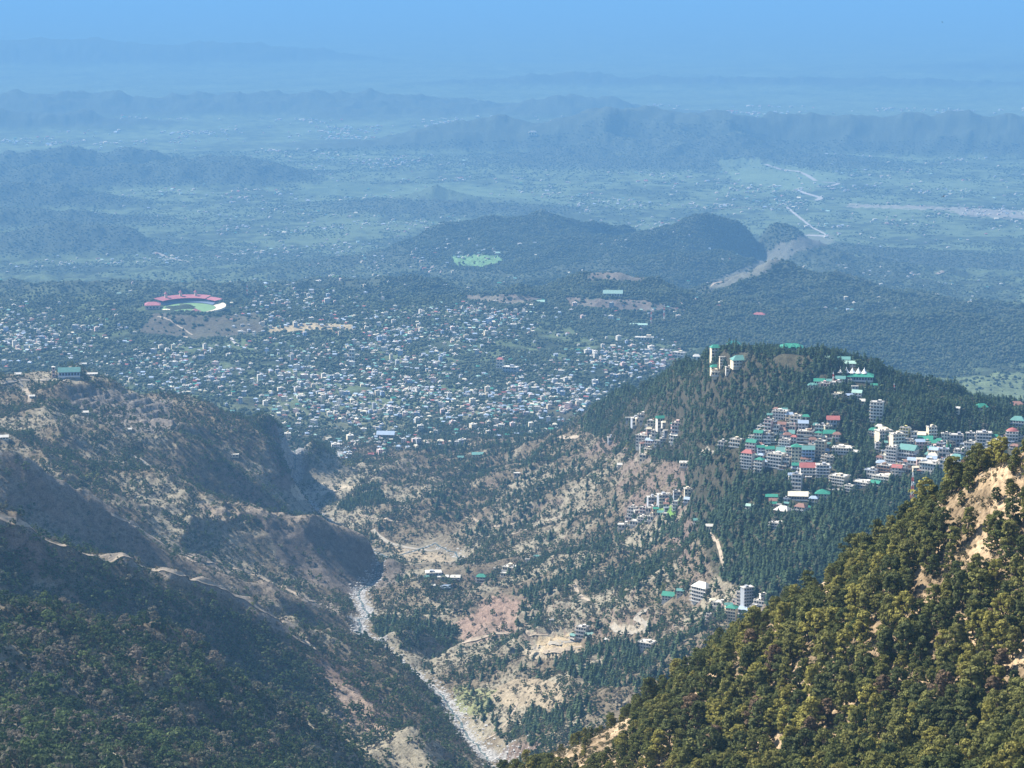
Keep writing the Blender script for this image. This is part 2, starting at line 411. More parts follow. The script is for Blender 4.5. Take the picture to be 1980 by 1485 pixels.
# visibility by column (tangent of dip, running minimum)
TAN = -ZZ / RR
RUN = np.minimum.accumulate(TAN, 0)
VISM = TAN - RUN          # 0 = visible; positive = hidden below the sight line
def ground_z(x, y):
    """height of the ground sheet at plan positions"""
    th = np.arctan2(x, y); r = np.hypot(x, y)
    fx = np.interp(th, COLS, np.arange(len(COLS))); fy = np.interp(r, ROWS, np.arange(len(ROWS)))
    return bilin(ZABS, fx, fy)
def grid_at(A, x, y):
    th = np.arctan2(x, y); r = np.hypot(x, y)
    fx = np.interp(th, COLS, np.arange(len(COLS))); fy = np.interp(r, ROWS, np.arange(len(ROWS)))
    return bilin(A, fx, fy)
def hit(u, v, rmin=0.0, rmax=1e9):
    """point of the ground seen at a picture position"""
    th, t = ray_dir(u, v); th = float(th); t = float(t)
    j = min(max(int(np.searchsorted(COLS, th)), 1), len(COLS) - 1)
    w = (th - COLS[j - 1]) / (COLS[j] - COLS[j - 1])
    col = ZZ[:, j - 1] * (1 - w) + ZZ[:, j] * w
    ok = (-col / ROWS <= t) & (ROWS > rmin)
    i = int(np.argmax(ok))
    if i > 0:
        a = col[i - 1] + t * ROWS[i - 1]; b = col[i] + t * ROWS[i]
        s = 0 if b == a else min(max(-a / (b - a), 0), 1)
        r = ROWS[i - 1] + (ROWS[i] - ROWS[i - 1]) * s
    else: r = ROWS[0]
    return math.sin(th) * r, math.cos(th) * r, CAMZ - t * r
# ------------------------------------------------------------------ materials
MATS = {}
def mat(name, col, rough=0.9, var=0.0, vscale=0.05, spec=0.2, metal=0.0):
    if name in MATS: return MATS[name]
    m = bpy.data.materials.new(name); m.use_nodes = True
    nt = m.node_tree; b = nt.nodes['Principled BSDF']
    b.inputs['Base Color'].default_value = (*col, 1)
    b.inputs['Roughness'].default_value = rough
    b.inputs['Specular IOR Level'].default_value = spec
    b.inputs['Metallic'].default_value = metal
    if var:
        tc = nt.nodes.new('ShaderNodeNewGeometry')
        nz = nt.nodes.new('ShaderNodeTexNoise'); nz.inputs['Scale'].default_value = vscale; nz.inputs['Detail'].default_value = 3
        nt.links.new(tc.outputs['Position'], nz.inputs['Vector'])
        mr = nt.nodes.new('ShaderNodeMapRange'); mr.inputs[1].default_value = 0.3; mr.inputs[2].default_value = 0.7
        mr.inputs[3].default_value = 1 - var; mr.inputs[4].default_value = 1 + var
        nt.links.new(nz.outputs['Fac'], mr.inputs[0])
        mx = nt.nodes.new('ShaderNodeVectorMath'); mx.operation = 'SCALE'
        mx.inputs[0].default_value = col
        nt.links.new(mr.outputs[0], mx.inputs['Scale'])
        nt.links.new(mx.outputs[0], b.inputs['Base Color'])
    MATS[name] = m
    return m

def make_ground():
    nr, nc = ZABS.shape
    me = bpy.data.meshes.new('ground')
    co = np.stack([XX, YY, ZABS], -1).reshape(-1, 3).astype(np.float32)
    me.vertices.add(len(co)); me.vertices.foreach_set('co', co.ravel())
    i = np.arange(nr - 1)[:, None] * nc + np.arange(nc - 1)[None, :]
    q = np.stack([i, i + 1, i + nc + 1, i + nc], -1).reshape(-1, 4).astype(np.int32)
    me.loops.add(q.size); me.loops.foreach_set('vertex_index', q.ravel())
    me.polygons.add(len(q)); me.polygons.foreach_set('loop_start', np.arange(0, q.size, 4, dtype=np.int32))
    me.polygons.foreach_set('loop_total', np.full(len(q), 4, np.int32))
    me.polygons.foreach_set('use_smooth', np.ones(len(q), bool))
    me.update(calc_edges=True)
    ca = me.color_attributes.new('tint', 'FLOAT_COLOR', 'POINT')
    ca.data.foreach_set('color', ground_colour().reshape(-1).astype(np.float32))
    m = bpy.data.materials.new('hillside_soil'); m.use_nodes = True
    nt = m.node_tree; b = nt.nodes['Principled BSDF']; b.inputs['Roughness'].default_value = 0.95; b.inputs['Specular IOR Level'].default_value = 0.1
    at = nt.nodes.new('ShaderNodeAttribute'); at.attribute_name = 'tint'
    ge = nt.nodes.new('ShaderNodeNewGeometry')
    n1 = nt.nodes.new('ShaderNodeTexNoise'); n1.inputs['Scale'].default_value = 0.09; n1.inputs['Detail'].default_value = 5; n1.inputs['Roughness'].default_value = 0.65
    n2 = nt.nodes.new('ShaderNodeTexNoise'); n2.inputs['Scale'].default_value = 0.5; n2.inputs['Detail'].default_value = 4
    nt.links.new(ge.outputs['Position'], n1.inputs['Vector']); nt.links.new(ge.outputs['Position'], n2.inputs['Vector'])
    ad = nt.nodes.new('ShaderNodeMath'); ad.operation = 'ADD'
    nt.links.new(n1.outputs['Fac'], ad.inputs[0]); nt.links.new(n2.outputs['Fac'], ad.inputs[1])
    mr = nt.nodes.new('ShaderNodeMapRange'); mr.inputs[1].default_value = 0.75; mr.inputs[2].default_value = 1.25; mr.inputs[3].default_value = 0.5; mr.inputs[4].default_value = 1.5
    nt.links.new(ad.outputs[0], mr.inputs[0])
    mx = nt.nodes.new('ShaderNodeVectorMath'); mx.operation = 'SCALE'
    nt.links.new(at.outputs['Color'], mx.inputs[0]); nt.links.new(mr.outputs[0], mx.inputs['Scale'])
    nt.links.new(mx.outputs[0], b.inputs['Base Color'])
    bp = nt.nodes.new('ShaderNodeBump'); bp.inputs['Strength'].default_value = 0.6; bp.inputs['Distance'].default_value = 4.0
    nt.links.new(n1.outputs['Fac'], bp.inputs['Height']); nt.links.new(bp.outputs[0], b.inputs['Normal'])
    me.materials.append(m)
    o = bpy.data.objects.new('ground', me); o['kind'] = 'structure'; COL.objects.link(o)
    return o

SOIL = np.array((0.13, 0.105, 0.07)); GRASS = np.array((0.225, 0.20, 0.145)); FOREST = np.array((0.035, 0.045, 0.022))
GREEN = np.array((0.10, 0.17, 0.05)); ROCK = np.array((0.20, 0.15, 0.12)); GRAVEL = np.array((0.25, 0.245, 0.235)); SAND = np.array((0.42, 0.33, 0.2))
def ground_colour():
    x, y, r = XX, YY, RR
    n = fbm(x, y, 260, 4); n2 = fbm(x + 5000, y, 60, 3)
    k = sstep(-0.25, 0.35, n + 0.5 * n2)[..., None]
    c = SOIL * (1 - k) + GRASS * k
    # plain: mosaic of green fields and dark woods
    pl = sstep(6300, 7500, r)[..., None]
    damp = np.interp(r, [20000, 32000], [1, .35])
    nf = fbm(x, y, 900, 4) * damp; nf2 = fbm(x + 333, y + 777, 150, 3) * damp
    kk = sstep(-0.3, 0.3, nf * 0.6 + nf2 * 0.7)[..., None]
    pc = np.array((0.05, 0.065, 0.035)) * (1 - kk) + np.array((0.13, 0.17, 0.085)) * kk
    pc = pc * np.interp(r, [9000, 15000, 22000, 30000, 60000], [.75, .75, 1.0, 1.15, 1.0])[..., None]  # fields lighten with range: distant mist painted into their colour
    c = c * (1 - pl) + pc * pl
    hillm = np.maximum(sstep(9500, 11000, r) * sstep(40, 200, ZZ + 2200 - np.interp(r, [8000, 10000, 12000, 14000, 16000], [800, 650, 350, 120, 20])), (r > 16200) * sstep(12, 60, ZZ + 2200) + (inpoly(SCREEN_U, SCREEN_V, FAR_FOREST) & (r > 9100) & (r < 13500)))[..., None]
    hillm = np.clip(hillm, 0, 1)
    c = c * (1 - hillm * 0.9) + np.array((0.06, 0.072, 0.05)) * hillm * 0.9
    # steep rock
    gy, gx = np.gradient(ZZ)
    dr = np.gradient(ROWS)[:, None]; dt = np.gradient(COLS)[None, :] * r
    slope = np.hypot(gy / dr, gx / dt)
    rk = (sstep(1.1, 1.7, slope) * (r < 9500) * (r > 1700))[..., None]
    c = c * (1 - rk) + ROCK * 0.8 * rk
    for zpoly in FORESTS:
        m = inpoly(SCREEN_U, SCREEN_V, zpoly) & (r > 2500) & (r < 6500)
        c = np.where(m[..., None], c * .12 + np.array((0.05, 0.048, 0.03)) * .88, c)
    # near right spur: straw-coloured dry grass
    nr = (1 - sstep(1400, 1700, r))[..., None]
    ks = sstep(-0.3, 0.3, fbm(x, y, 30, 4))[..., None]
    c = c * (1 - nr) + (np.array((0.36, 0.265, 0.165)) * ks + np.array((0.19, 0.14, 0.085)) * (1 - ks)) * nr
    # river gravel
    w = (10.5 + 9 * gnoise(x / 70, y / 70)) * np.interp(r, [4500, 4650, 5050, 5250, 5500], [1, .25, .25, 1, 2.2])
    g = (1 - sstep(w * 0.8, w * 1.3, DRIV))[..., None] * (r > 2600)[..., None] * (r < 6600)[..., None]
    c = c * (1 - g) + GRAVEL * g
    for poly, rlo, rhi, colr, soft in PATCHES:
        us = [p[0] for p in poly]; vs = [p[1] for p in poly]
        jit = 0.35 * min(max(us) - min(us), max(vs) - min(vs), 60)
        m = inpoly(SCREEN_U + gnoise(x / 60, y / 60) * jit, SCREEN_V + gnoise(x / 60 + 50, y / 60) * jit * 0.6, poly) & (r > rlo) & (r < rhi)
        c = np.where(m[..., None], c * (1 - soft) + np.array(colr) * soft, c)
    a = np.ones(c.shape[:2] + (1,))
    return np.concatenate([c, a], -1)
FAR_FOREST = [(1240,620),(1320,560),(1440,515),(1510,498),(1640,538),(1800,575),(2000,590),(2000,700),(1760,708),(1700,716),(1300,720)]
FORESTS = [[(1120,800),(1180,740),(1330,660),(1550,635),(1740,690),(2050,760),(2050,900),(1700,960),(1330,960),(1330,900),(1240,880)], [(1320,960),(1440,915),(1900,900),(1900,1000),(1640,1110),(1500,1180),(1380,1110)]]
PURPLE = (0.20, 0.155, 0.135); BROWN = (0.19, 0.145, 0.10); RED = (0.24, 0.165, 0.13)
PATCHES = [
 ([(1610,455),(1560,452),(1500,476),(1450,512),(1380,542),(1362,562),(1400,558),(1475,528),(1535,490),(1615,470)], 11000, 18500, (0.22,0.20,0.175), 0.4),
 ([(1640,394),(1860,401),(1990,408),(1990,424),(1860,417),(1830,406),(1640,401)], 15500, 23500, (0.36,0.32,0.28), 0.6),
 ([(-20,990),(60,1008),(170,1036),(325,1094),(455,1134),(545,1192),(575,1212),(570,1226),(535,1212),(450,1158),(320,1118),(165,1060),(50,1032),(-20,1012)], 2800, 3600, (0.21,0.18,0.145), 0.85),  # bare ground along the crest, its sunlit rim painted in as a lighter tone
 ([(-20,868),(60,885),(160,940),(290,1020),(404,1078),(540,1122),(660,1176),(655,1190),(535,1142),(400,1098),(285,1040),(155,962),(50,905),(-20,885)], 3650, 4200, (0.20,0.175,0.145), 0.8),  # bare strip on the crest behind, colour also lightened for the sun on it
 ([(380,968),(500,978),(600,996),(640,990),(705,1012),(745,1045),(740,1056),(690,1036),(600,1018),(500,1004),(390,1000)], 4250, 4950, (0.24,0.195,0.145), 0.85),
 ([(500,1005),(600,1020),(690,1038),(740,1058),(775,1095),(770,1125),(690,1150),(600,1130),(530,1080)], 4150, 4600, (0.12,0.10,0.085), 0.85),  # bare scarp face, its shade painted in as darker ground
 ([(130,745),(330,768),(350,830),(250,838),(140,800)], 4700, 5600, (0.17,0.15,0.13), 0.8),
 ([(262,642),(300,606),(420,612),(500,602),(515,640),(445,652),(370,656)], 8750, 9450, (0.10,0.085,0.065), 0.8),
 ([(880,1200),(960,1150),(1010,1165),(1000,1210),(940,1245),(890,1240)], 3300, 4300, RED, 0.7),
 ([(620,1250),(700,1300),(760,1370),(740,1420),(650,1400),(600,1300)], 2700, 3500, RED, 0.6),
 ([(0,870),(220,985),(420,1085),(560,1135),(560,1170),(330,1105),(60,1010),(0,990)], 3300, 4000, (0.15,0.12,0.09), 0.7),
 ([(1040,1225),(1120,1228),(1130,1250),(1040,1262)], 2900, 3700, SAND, 0.7),
 ([(1180,1205),(1250,1205),(1262,1220),(1190,1225)], 2900, 3700, (0.33,0.29,0.22), 0.8),
 ([(1010,1250),(1110,1245),(1120,1262),(1020,1275)], 2900, 3700, (0.33,0.28,0.2), 0.8),
 ([(920,1340),(1000,1310),(1080,1320),(1100,1360),(1050,1375),(960,1360)], 2900, 3600, (0.27,0.22,0.15), 0.8),
 ([(880,1330),(960,1330),(940,1385),(880,1380)], 2900, 3600, (0.17,0.19,0.08), 0.7),
 ([(1270,985),(1300,975),(1310,1000),(1275,1000)], 3500, 4500, (0.12,0.24,0.05), 0.9),
 ([(575,515),(640,505),(700,515),(690,535),(600,535)], 9500, 14000, (0.13,0.26,0.10), 0.8),
 ([(870,495),(960,492),(975,505),(930,518),(880,512)], 9500, 15000, (0.15,0.28,0.12), 0.8),
 ([(520,632),(600,624),(680,628),(690,638),(560,642),(520,642)], 8200, 9600, SAND, 0.8),
 ([(1150,520),(1260,525),(1240,545),(1130,540)], 10000, 13000, PURPLE, 0.6),
 ([(900,570),(1000,568),(1060,580),(1000,590),(900,580)], 9500, 12000, PURPLE, 0.6),
 ([(1090,575),(1240,580),(1330,600),(1240,602),(1100,592)], 9500, 12000, PURPLE, 0.6),
 ([(1720,735),(1980,720),(1980,790),(1850,770),(1720,745)], 6500, 9400, (0.16,0.2,0.10), 0.6),
 ([(1150,400),(560,375),(640,345),(720,360),(900,352)], 16000, 24000, (0.15,0.22,0.12), 0.3),
 ([(1380,310),(1450,306),(1640,340),(1560,372),(1420,350)], 16000, 27000, (0.19,0.26,0.14), 0.5),
 ([(560,940),(640,930),(680,940),(620,960),(570,970)], 5000, 6200, (0.42,0.36,0.27), 0.8),
 ([(740,1050),(860,1070),(880,1085),(780,1090)], 4300, 5000, (0.30,0.24,0.16), 0.7),
]
ground = make_ground()

# ------------------------------------------------------------------ haze
def make_haze():
    xr = 62000; y0 = -3000; y1 = 138000; z0 = float(ZABS.min()) - 1.0; z1 = CAMZ + 60
    me = bpy.data.meshes.new('haze')
    vs = [(x, y, z) for x in (-xr, xr) for y in (y0, y1) for z in (z0, z1)]
    me.from_pydata(vs, [], [(0, 1, 3, 2), (4, 6, 7, 5), (0, 4, 5, 1), (2, 3, 7, 6), (0, 2, 6, 4), (1, 5, 7, 3)])
    m = bpy.data.materials.new('air'); m.use_nodes = True; nt = m.node_tree; nt.nodes.clear()
    pv = nt.nodes.new('ShaderNodeVolumePrincipled'); ou = nt.nodes.new('ShaderNodeOutputMaterial')
    pv.inputs['Color'].default_value = HAZE_COL
    pv.inputs['Density'].default_value = HAZE_D
    nt.links.new(pv.outputs[0], ou.inputs['Volume'])
    me.materials.append(m)
    o = bpy.data.objects.new('haze', me); o['kind'] = 'stuff'; COL.objects.link(o)
HAZE_D = 1 / 24000.0
HAZE_COL = (0.18, 0.415, 0.73, 1)
make_haze()
# ------------------------------------------------------------------ tree builders (unit height, base at the origin)
def leaf_mesh(name, C, N, S, mats, aspect=1.0, mi=None):
    """quads centred C, facing N, half size S"""
    n = len(C)
    rnd = np.random.default_rng(n + 1).normal(size=(n, 3))
    N = N / np.linalg.norm(N, axis=1)[:, None]
    U = np.cross(N, rnd); U /= np.linalg.norm(U, axis=1)[:, None]
    V = np.cross(N, U)
    S = np.broadcast_to(np.asarray(S, float), (n,))[:, None]
    P = np.stack([C - U * S - V * S * aspect * .6, C + U * S - V * S * aspect, C + U * S * .7 + V * S * aspect, C - U * S * .8 + V * S * aspect * .8], 1)
    return P.reshape(-1, 3)

def mesh_from(name, quads, extra=None, mats=(), extra_mat=1):
    """quads (n*4,3) plus optional (verts, faces)"""
    me = bpy.data.meshes.new(name)
    v = [quads]; nq = len(quads) // 4
    faces = [tuple(range(4 * i, 4 * i + 4)) for i in range(nq)]
    if extra is not None:
        b = len(quads)
        v.append(np.array(extra[0])); faces += [tuple(b + k for k in f) for f in extra[1]]
    V = np.concatenate(v)
    me.from_pydata([tuple(p) for p in V], [], faces)
    for m in mats: me.materials.append(m)
    if extra is not None and len(mats) > 1:
        idx = np.zeros(len(faces), np.int32); idx[nq:] = extra_mat
        me.polygons.foreach_set('material_index', idx)
    me.update()
    return me

def tube(path, radii, seg=6):
    V = []; F = []
    for i, (p, r) in enumerate(zip(path, radii)):
        p = np.array(p, float)
        d = np.array(path[min(i + 1, len(path) - 1)], float) - np.array(path[max(i - 1, 0)], float)
        d /= np.linalg.norm(d) + 1e-9
        a = np.cross(d, (0.3, 1, 0.2)); a /= np.linalg.norm(a); b = np.cross(d, a)
        for k in range(seg):
            t = 2 * math.pi * k / seg
            V.append(p + (a * math.cos(t) + b * math.sin(t)) * r)
    for i in range(len(path) - 1):
        for k in range(seg):
            F.append((i * seg + k, i * seg + (k + 1) % seg, (i + 1) * seg + (k + 1) % seg, (i + 1) * seg + k))
    return V, F
def join_geo(parts):
    V = []; F = []
    for v, f in parts:
        b = len(V); V += list(v); F += [tuple(b + k for k in q) for q in f]
    return V, F

def oak_parts(seed, width=0.36, clumps=42, leaves=30, leaf=0.034, cs=1.0):
    g = np.random.default_rng(seed)
    C = []; N = []; S = []
    ph = g.uniform(0, 6.28, 3)
    limbs = []
    for i in range(clumps):
        z = 0.16 + 0.80 * g.random() ** 0.85
        a = g.uniform(0, 2 * math.pi)
        prof = math.sin(math.pi * min(max((z - 0.05) / 1.0, 0), 1) ** 0.8) ** 0.7
        wob = 1 + 0.28 * math.sin(2 * a + ph[0]) * math.sin(4 * z + ph[1]) + 0.2 * math.sin(3 * a + ph[2])
        rr = width * prof * wob * (0.45 + 0.55 * g.random() ** 0.4)
        c = np.array([rr * math.cos(a), rr * math.sin(a), z])
        cr = g.uniform(0.07, 0.12) * cs
        if i % 5 == 0: limbs.append(c)
        d = g.normal(size=(leaves, 3)); d /= np.linalg.norm(d, axis=1)[:, None]
        d[:, 2] = np.abs(d[:, 2]) * 0.9 - 0.25 * g.random(leaves)
        C.append(c + d * cr * (0.6 + 0.4 * g.random((leaves, 1))) * np.array([1.1, 1.1, 0.8]))
        N.append(d + g.normal(size=(leaves, 3)) * 0.35 + c * np.array([1, 1, 0]) * 1.2)
        S.append(g.uniform(0.6, 1.2, leaves) * leaf)
    lean = g.uniform(-0.04, 0.04, 2)
    tp = [(0, 0, -0.05), (lean[0] * .5, lean[1] * .5, 0.2), (lean[0], lean[1], 0.5), (0, 0, 0.8)]
    parts = [tube(tp, [0.030, 0.024, 0.016, 0.005])]
    for c in limbs:
        parts.append(tube([(lean[0] * .5, lean[1] * .5, max(0.12, c[2] * 0.45)), tuple(c * np.array([.55, .55, .8])), tuple(c)], [0.012, 0.008, 0.004], 4))
    return leaf_mesh('', np.concatenate(C), np.concatenate(N), np.concatenate(S), None), join_geo(parts)

def deodar_parts(seed, tiers=15, wid=0.22):
    g = np.random.default_rng(seed)
    Q = []
    for t in range(tiers):
        z = 0.13 + 0.84 * t / (tiers - 1)
        L = wid * (1 - z) ** 0.62 * g.uniform(0.7, 1.25) + 0.015
        nb = 7 if z < 0.8 else 5
        a0 = g.uniform(0, 6.28)
        for b in range(nb):
            if g.random() < 0.08: continue
            a = a0 + 2 * math.pi * b / nb + g.uniform(-.25, .25); l = L * g.uniform(0.6, 1.25)
            w = l * 0.36 + 0.008; up = g.uniform(0.0, 0.10) * l
            ca, sa = math.cos(a), math.sin(a)
            def P(rr, s, zz): return (ca * rr - sa * s, sa * rr + ca * s, zz)
            z0 = z
            Q += [P(0.0, -w * .2, z0), P(l * .5, -w, z0 + up), P(l * .5, w, z0 + up + 0.004), P(0, w * .2, z0)]
            Q += [P(l * .5, -w, z0 + up), P(l, -w * .35, z0 - 0.10 * l - 0.01), P(l, w * .45, z0 - 0.08 * l - 0.012), P(l * .5, w, z0 + up + 0.004)]
    C = []; N = []
    n = 170
    z = 0.1 + 0.88 * g.random(n) ** 1.2; a = g.uniform(0, 6.28, n); rr = wid * (1 - z) ** 0.75 * g.uniform(0.3, 1.0, n)
    C = np.stack([rr * np.cos(a), rr * np.sin(a), z], 1); N = np.stack([np.cos(a), np.sin(a), g.uniform(0.2, 1.2, n)], 1) + g.normal(size=(n, 3)) * .3
    return np.concatenate([np.array(Q), leaf_mesh('', C, N, g.uniform(0.012, 0.026, n), None)]), tube([(0, 0, -0.05), (0, 0, 0.5), (0, 0, 0.97)], [0.022, 0.014, 0.003], 5)

def pine_parts(seed):
    """tall bare stem with an open umbrella crown"""
    g = np.random.default_rng(seed); C = []; N = []; S = []; parts = [tube([(0, 0, -.04), (.01, 0, .5), (0, .01, .93)], [.018, .012, .004], 5)]
    for i in range(13):
        z = g.uniform(.5, .97); a = g.uniform(0, 6.28); rr = .24 * (1.15 - z) ** .5 * g.uniform(.3, 1)
        c = np.array([rr * math.cos(a), rr * math.sin(a), z]); n = 22
        d = g.normal(size=(n, 3)); d /= np.linalg.norm(d, axis=1)[:, None]
        C.append(c + d * np.array([.085, .085, .035])); N.append(d * .5 + np.array([0, 0, .9])); S.append(g.uniform(.018, .034, n))
        parts.append(tube([(0, 0, z - .06), tuple(c)], [.007, .003], 3))
    return leaf_mesh('', np.concatenate(C), np.concatenate(N), np.concatenate(S), None), join_geo(parts)

def bare_parts(seed):
    """leafless winter crown of twigs"""
    g = np.random.default_rng(seed); parts = [tube([(0, 0, -.05), (.01, 0, .35)], [.02, .014], 5)]; C = []; N = []
    for i in range(26):
        a = g.uniform(0, 6.28); el = g.uniform(.3, 1.4); L = g.uniform(.35, .62)
        d = np.array([math.cos(a) * math.cos(el), math.sin(a) * math.cos(el), math.sin(el)])
        b = np.array([.01, 0, .3]); e = b + d * L
        parts.append(tube([tuple(b), tuple(b + d * L * .5 + g.normal(size=3) * .02), tuple(e)], [.008, .005, .002], 3))
        for k in range(9):
            C.append(b + d * L * g.uniform(.45, 1.05) + g.normal(size=3) * .05); N.append(g.normal(size=3))
    n = len(C)
    return leaf_mesh('', np.array(C), np.array(N), g.uniform(.006, .02, n), None, aspect=1.6), join_geo(parts)

def blob_parts(seed, sub=2, flat=0.8):
    """clustered low crown used only for far woods"""
    g = np.random.default_rng(seed); bm = bmesh.new()
    for k in range(3):
        c = Vector((g.uniform(-.25, .25), g.uniform(-.25, .25), g.uniform(.3, .5))) if k else Vector((0, 0, .5))
        r = bmesh.ops.create_icosphere(bm, subdivisions=1, radius=g.uniform(.28, .42))
        for v in r['verts']:
            v.co *= g.uniform(.75, 1.25); v.co.z *= 1.1; v.co += c
    V = [tuple(v.co) for v in bm.verts]; F = [tuple(v.index for v in f.verts) for f in bm.faces]
    bm.verts.index_update()
    F = [tuple(v.index for v in f.verts) for f in bm.faces]; bm.free()
    return V, F

def leaf_mat(name, cols, rough=0.85, trans=0.3):
    """foliage colour varied from one tree to the next and over the crown"""
    m = bpy.data.materials.new(name); m.use_nodes = True; nt = m.node_tree; b = nt.nodes['Principled BSDF']
    b.inputs['Roughness'].default_value = rough; b.inputs['Specular IOR Level'].default_value = 0.15
    oi = nt.nodes.new('ShaderNodeObjectInfo'); cr = nt.nodes.new('ShaderNodeValToRGB')
    cr.color_ramp.interpolation = 'LINEAR'
    el = cr.color_ramp.elements
    el[0].position = 0; el[0].color = (*cols[0], 1); el[1].position = 1; el[1].color = (*cols[-1], 1)
    for i, c in enumerate(cols[1:-1]):
        e = el.new((i + 1) / (len(cols) - 1)); e.color = (*c, 1)
    ge = nt.nodes.new('ShaderNodeNewGeometry')
    nz = nt.nodes.new('ShaderNodeTexNoise'); nz.inputs['Scale'].default_value = 0.35
    nt.links.new(ge.outputs['Position'], nz.inputs['Vector'])
    mr = nt.nodes.new('ShaderNodeMapRange'); mr.inputs[1].default_value = .3; mr.inputs[2].default_value = .7; mr.inputs[3].default_value = .6; mr.inputs[4].default_value = 1.45
    nt.links.new(nz.outputs['Fac'], mr.inputs[0]); nt.links.new(oi.outputs['Random'], cr.inputs[0])
    mx = nt.nodes.new('ShaderNodeVectorMath'); mx.operation = 'SCALE'
    nt.links.new(cr.outputs[0], mx.inputs[0]); nt.links.new(mr.outputs[0], mx.inputs['Scale']); nt.links.new(mx.outputs[0], b.inputs['Base Color'])
    tr = nt.nodes.new('ShaderNodeBsdfTranslucent'); ms = nt.nodes.new('ShaderNodeMixShader'); ms.inputs[0].default_value = trans
    ou = nt.nodes['Material Output']
    nt.links.new(mx.outputs[0], tr.inputs[0]); nt.links.new(b.outputs[0], ms.inputs[1]); nt.links.new(tr.outputs[0], ms.inputs[2]); nt.links.new(ms.outputs[0], ou.inputs['Surface'])
    return m
BARK = mat('bark', (0.09, 0.07, 0.05), 0.95)
L_OAK = [leaf_mat('oak_leaves_dark', [(0.08, 0.095, 0.035), (0.11, 0.125, 0.045)]),
         leaf_mat('oak_leaves_olive', [(0.16, 0.165, 0.05), (0.195, 0.19, 0.06)]),
         leaf_mat('oak_leaves_yellow', [(0.25, 0.235, 0.06), (0.29, 0.265, 0.07)]),
         leaf_mat('oak_leaves_russet', [(0.17, 0.12, 0.075), (0.20, 0.14, 0.085)])]
L_OAKMIX = leaf_mat('oak_leaves_mixed', [(0.08, 0.10, 0.035), (0.14, 0.15, 0.045), (0.11, 0.12, 0.035), (0.24, 0.22, 0.06)])
L_DEO = leaf_mat('deodar_needles', [(0.04, 0.075, 0.045), (0.065, 0.11, 0.06), (0.09, 0.13, 0.06)])
L_LEAF = leaf_mat('broadleaf_leaves', [(0.04, 0.07, 0.03), (0.07, 0.11, 0.04), (0.13, 0.17, 0.07), (0.06, 0.09, 0.045), (0.19,0.18,0.13)])
L_BARE = leaf_mat('bare_twigs', [(0.15, 0.11, 0.09), (0.20, 0.15, 0.11), (0.12, 0.09, 0.075)])
L_WIL = leaf_mat('spring_leaves', [(0.22, 0.25, 0.07), (0.28, 0.28, 0.10)])
L_WOOD = leaf_mat('far_wood_leaves', [(0.045, 0.07, 0.04), (0.07, 0.095, 0.05), (0.11, 0.125, 0.07)])
L_SHR = leaf_mat('scrub_leaves', [(0.07, 0.075, 0.035), (0.13, 0.11, 0.06), (0.05, 0.065, 0.03), (0.17, 0.13, 0.08)])

def protos(kind):
    ms = []
    if kind == 'oak':
        for s in range(5): q, e = oak_parts(20 + s, 0.25 + 0.045 * (s % 3), 60, 24, 0.028, .78); ms.append(mesh_from('oak', q, e, (L_OAKMIX, BARK)))
    if kind == 'deodar':
        for s in range(4): q, e = deodar_parts(40 + s, 12 + s, .25 + .025 * s); ms.append(mesh_from('deodar', q, e, (L_DEO, BARK)))
    if kind == 'leafy':
        for s in range(4): q, e = oak_parts(60 + s, 0.42, 16, 15, 0.062); ms.append(mesh_from('leafy', q, e, (L_LEAF, BARK)))
    if kind == 'pine':
        for s in range(3): q, e = pine_parts(80 + s); ms.append(mesh_from('pine', q, e, (L_DEO, BARK)))
    if kind == 'bare':
        for s in range(3): q, e = bare_parts(90 + s); ms.append(mesh_from('bare', q, e, (L_BARE, BARK)))
    if kind == 'willow':
        for s in range(3): q, e = oak_parts(100 + s, 0.4, 14, 14, 0.06); ms.append(mesh_from('willow', q, e, (L_WIL, BARK)))
    if kind == 'scrub':
        for s in range(4):
            g = np.random.default_rng(s); n = 60; d = g.normal(size=(n, 3)); d[:, 2] = np.abs(d[:, 2]) ; d /= np.linalg.norm(d, axis=1)[:, None]
            q = leaf_mesh('', d * np.array([.75, .75, .8]) * g.uniform(.6, 1, (n, 1)), d + g.normal(size=(n, 3)) * .4, g.uniform(.07, .15, n), None); ms.append(mesh_from('scrub', q, None, (L_SHR,)))
    if kind == 'wood':
        for s in range(4):
            v, f = blob_parts(s); me = bpy.data.meshes.new('wood'); me.from_pydata(v, [], f); me.materials.append(L_WOOD); ms.append(me)
    return ms

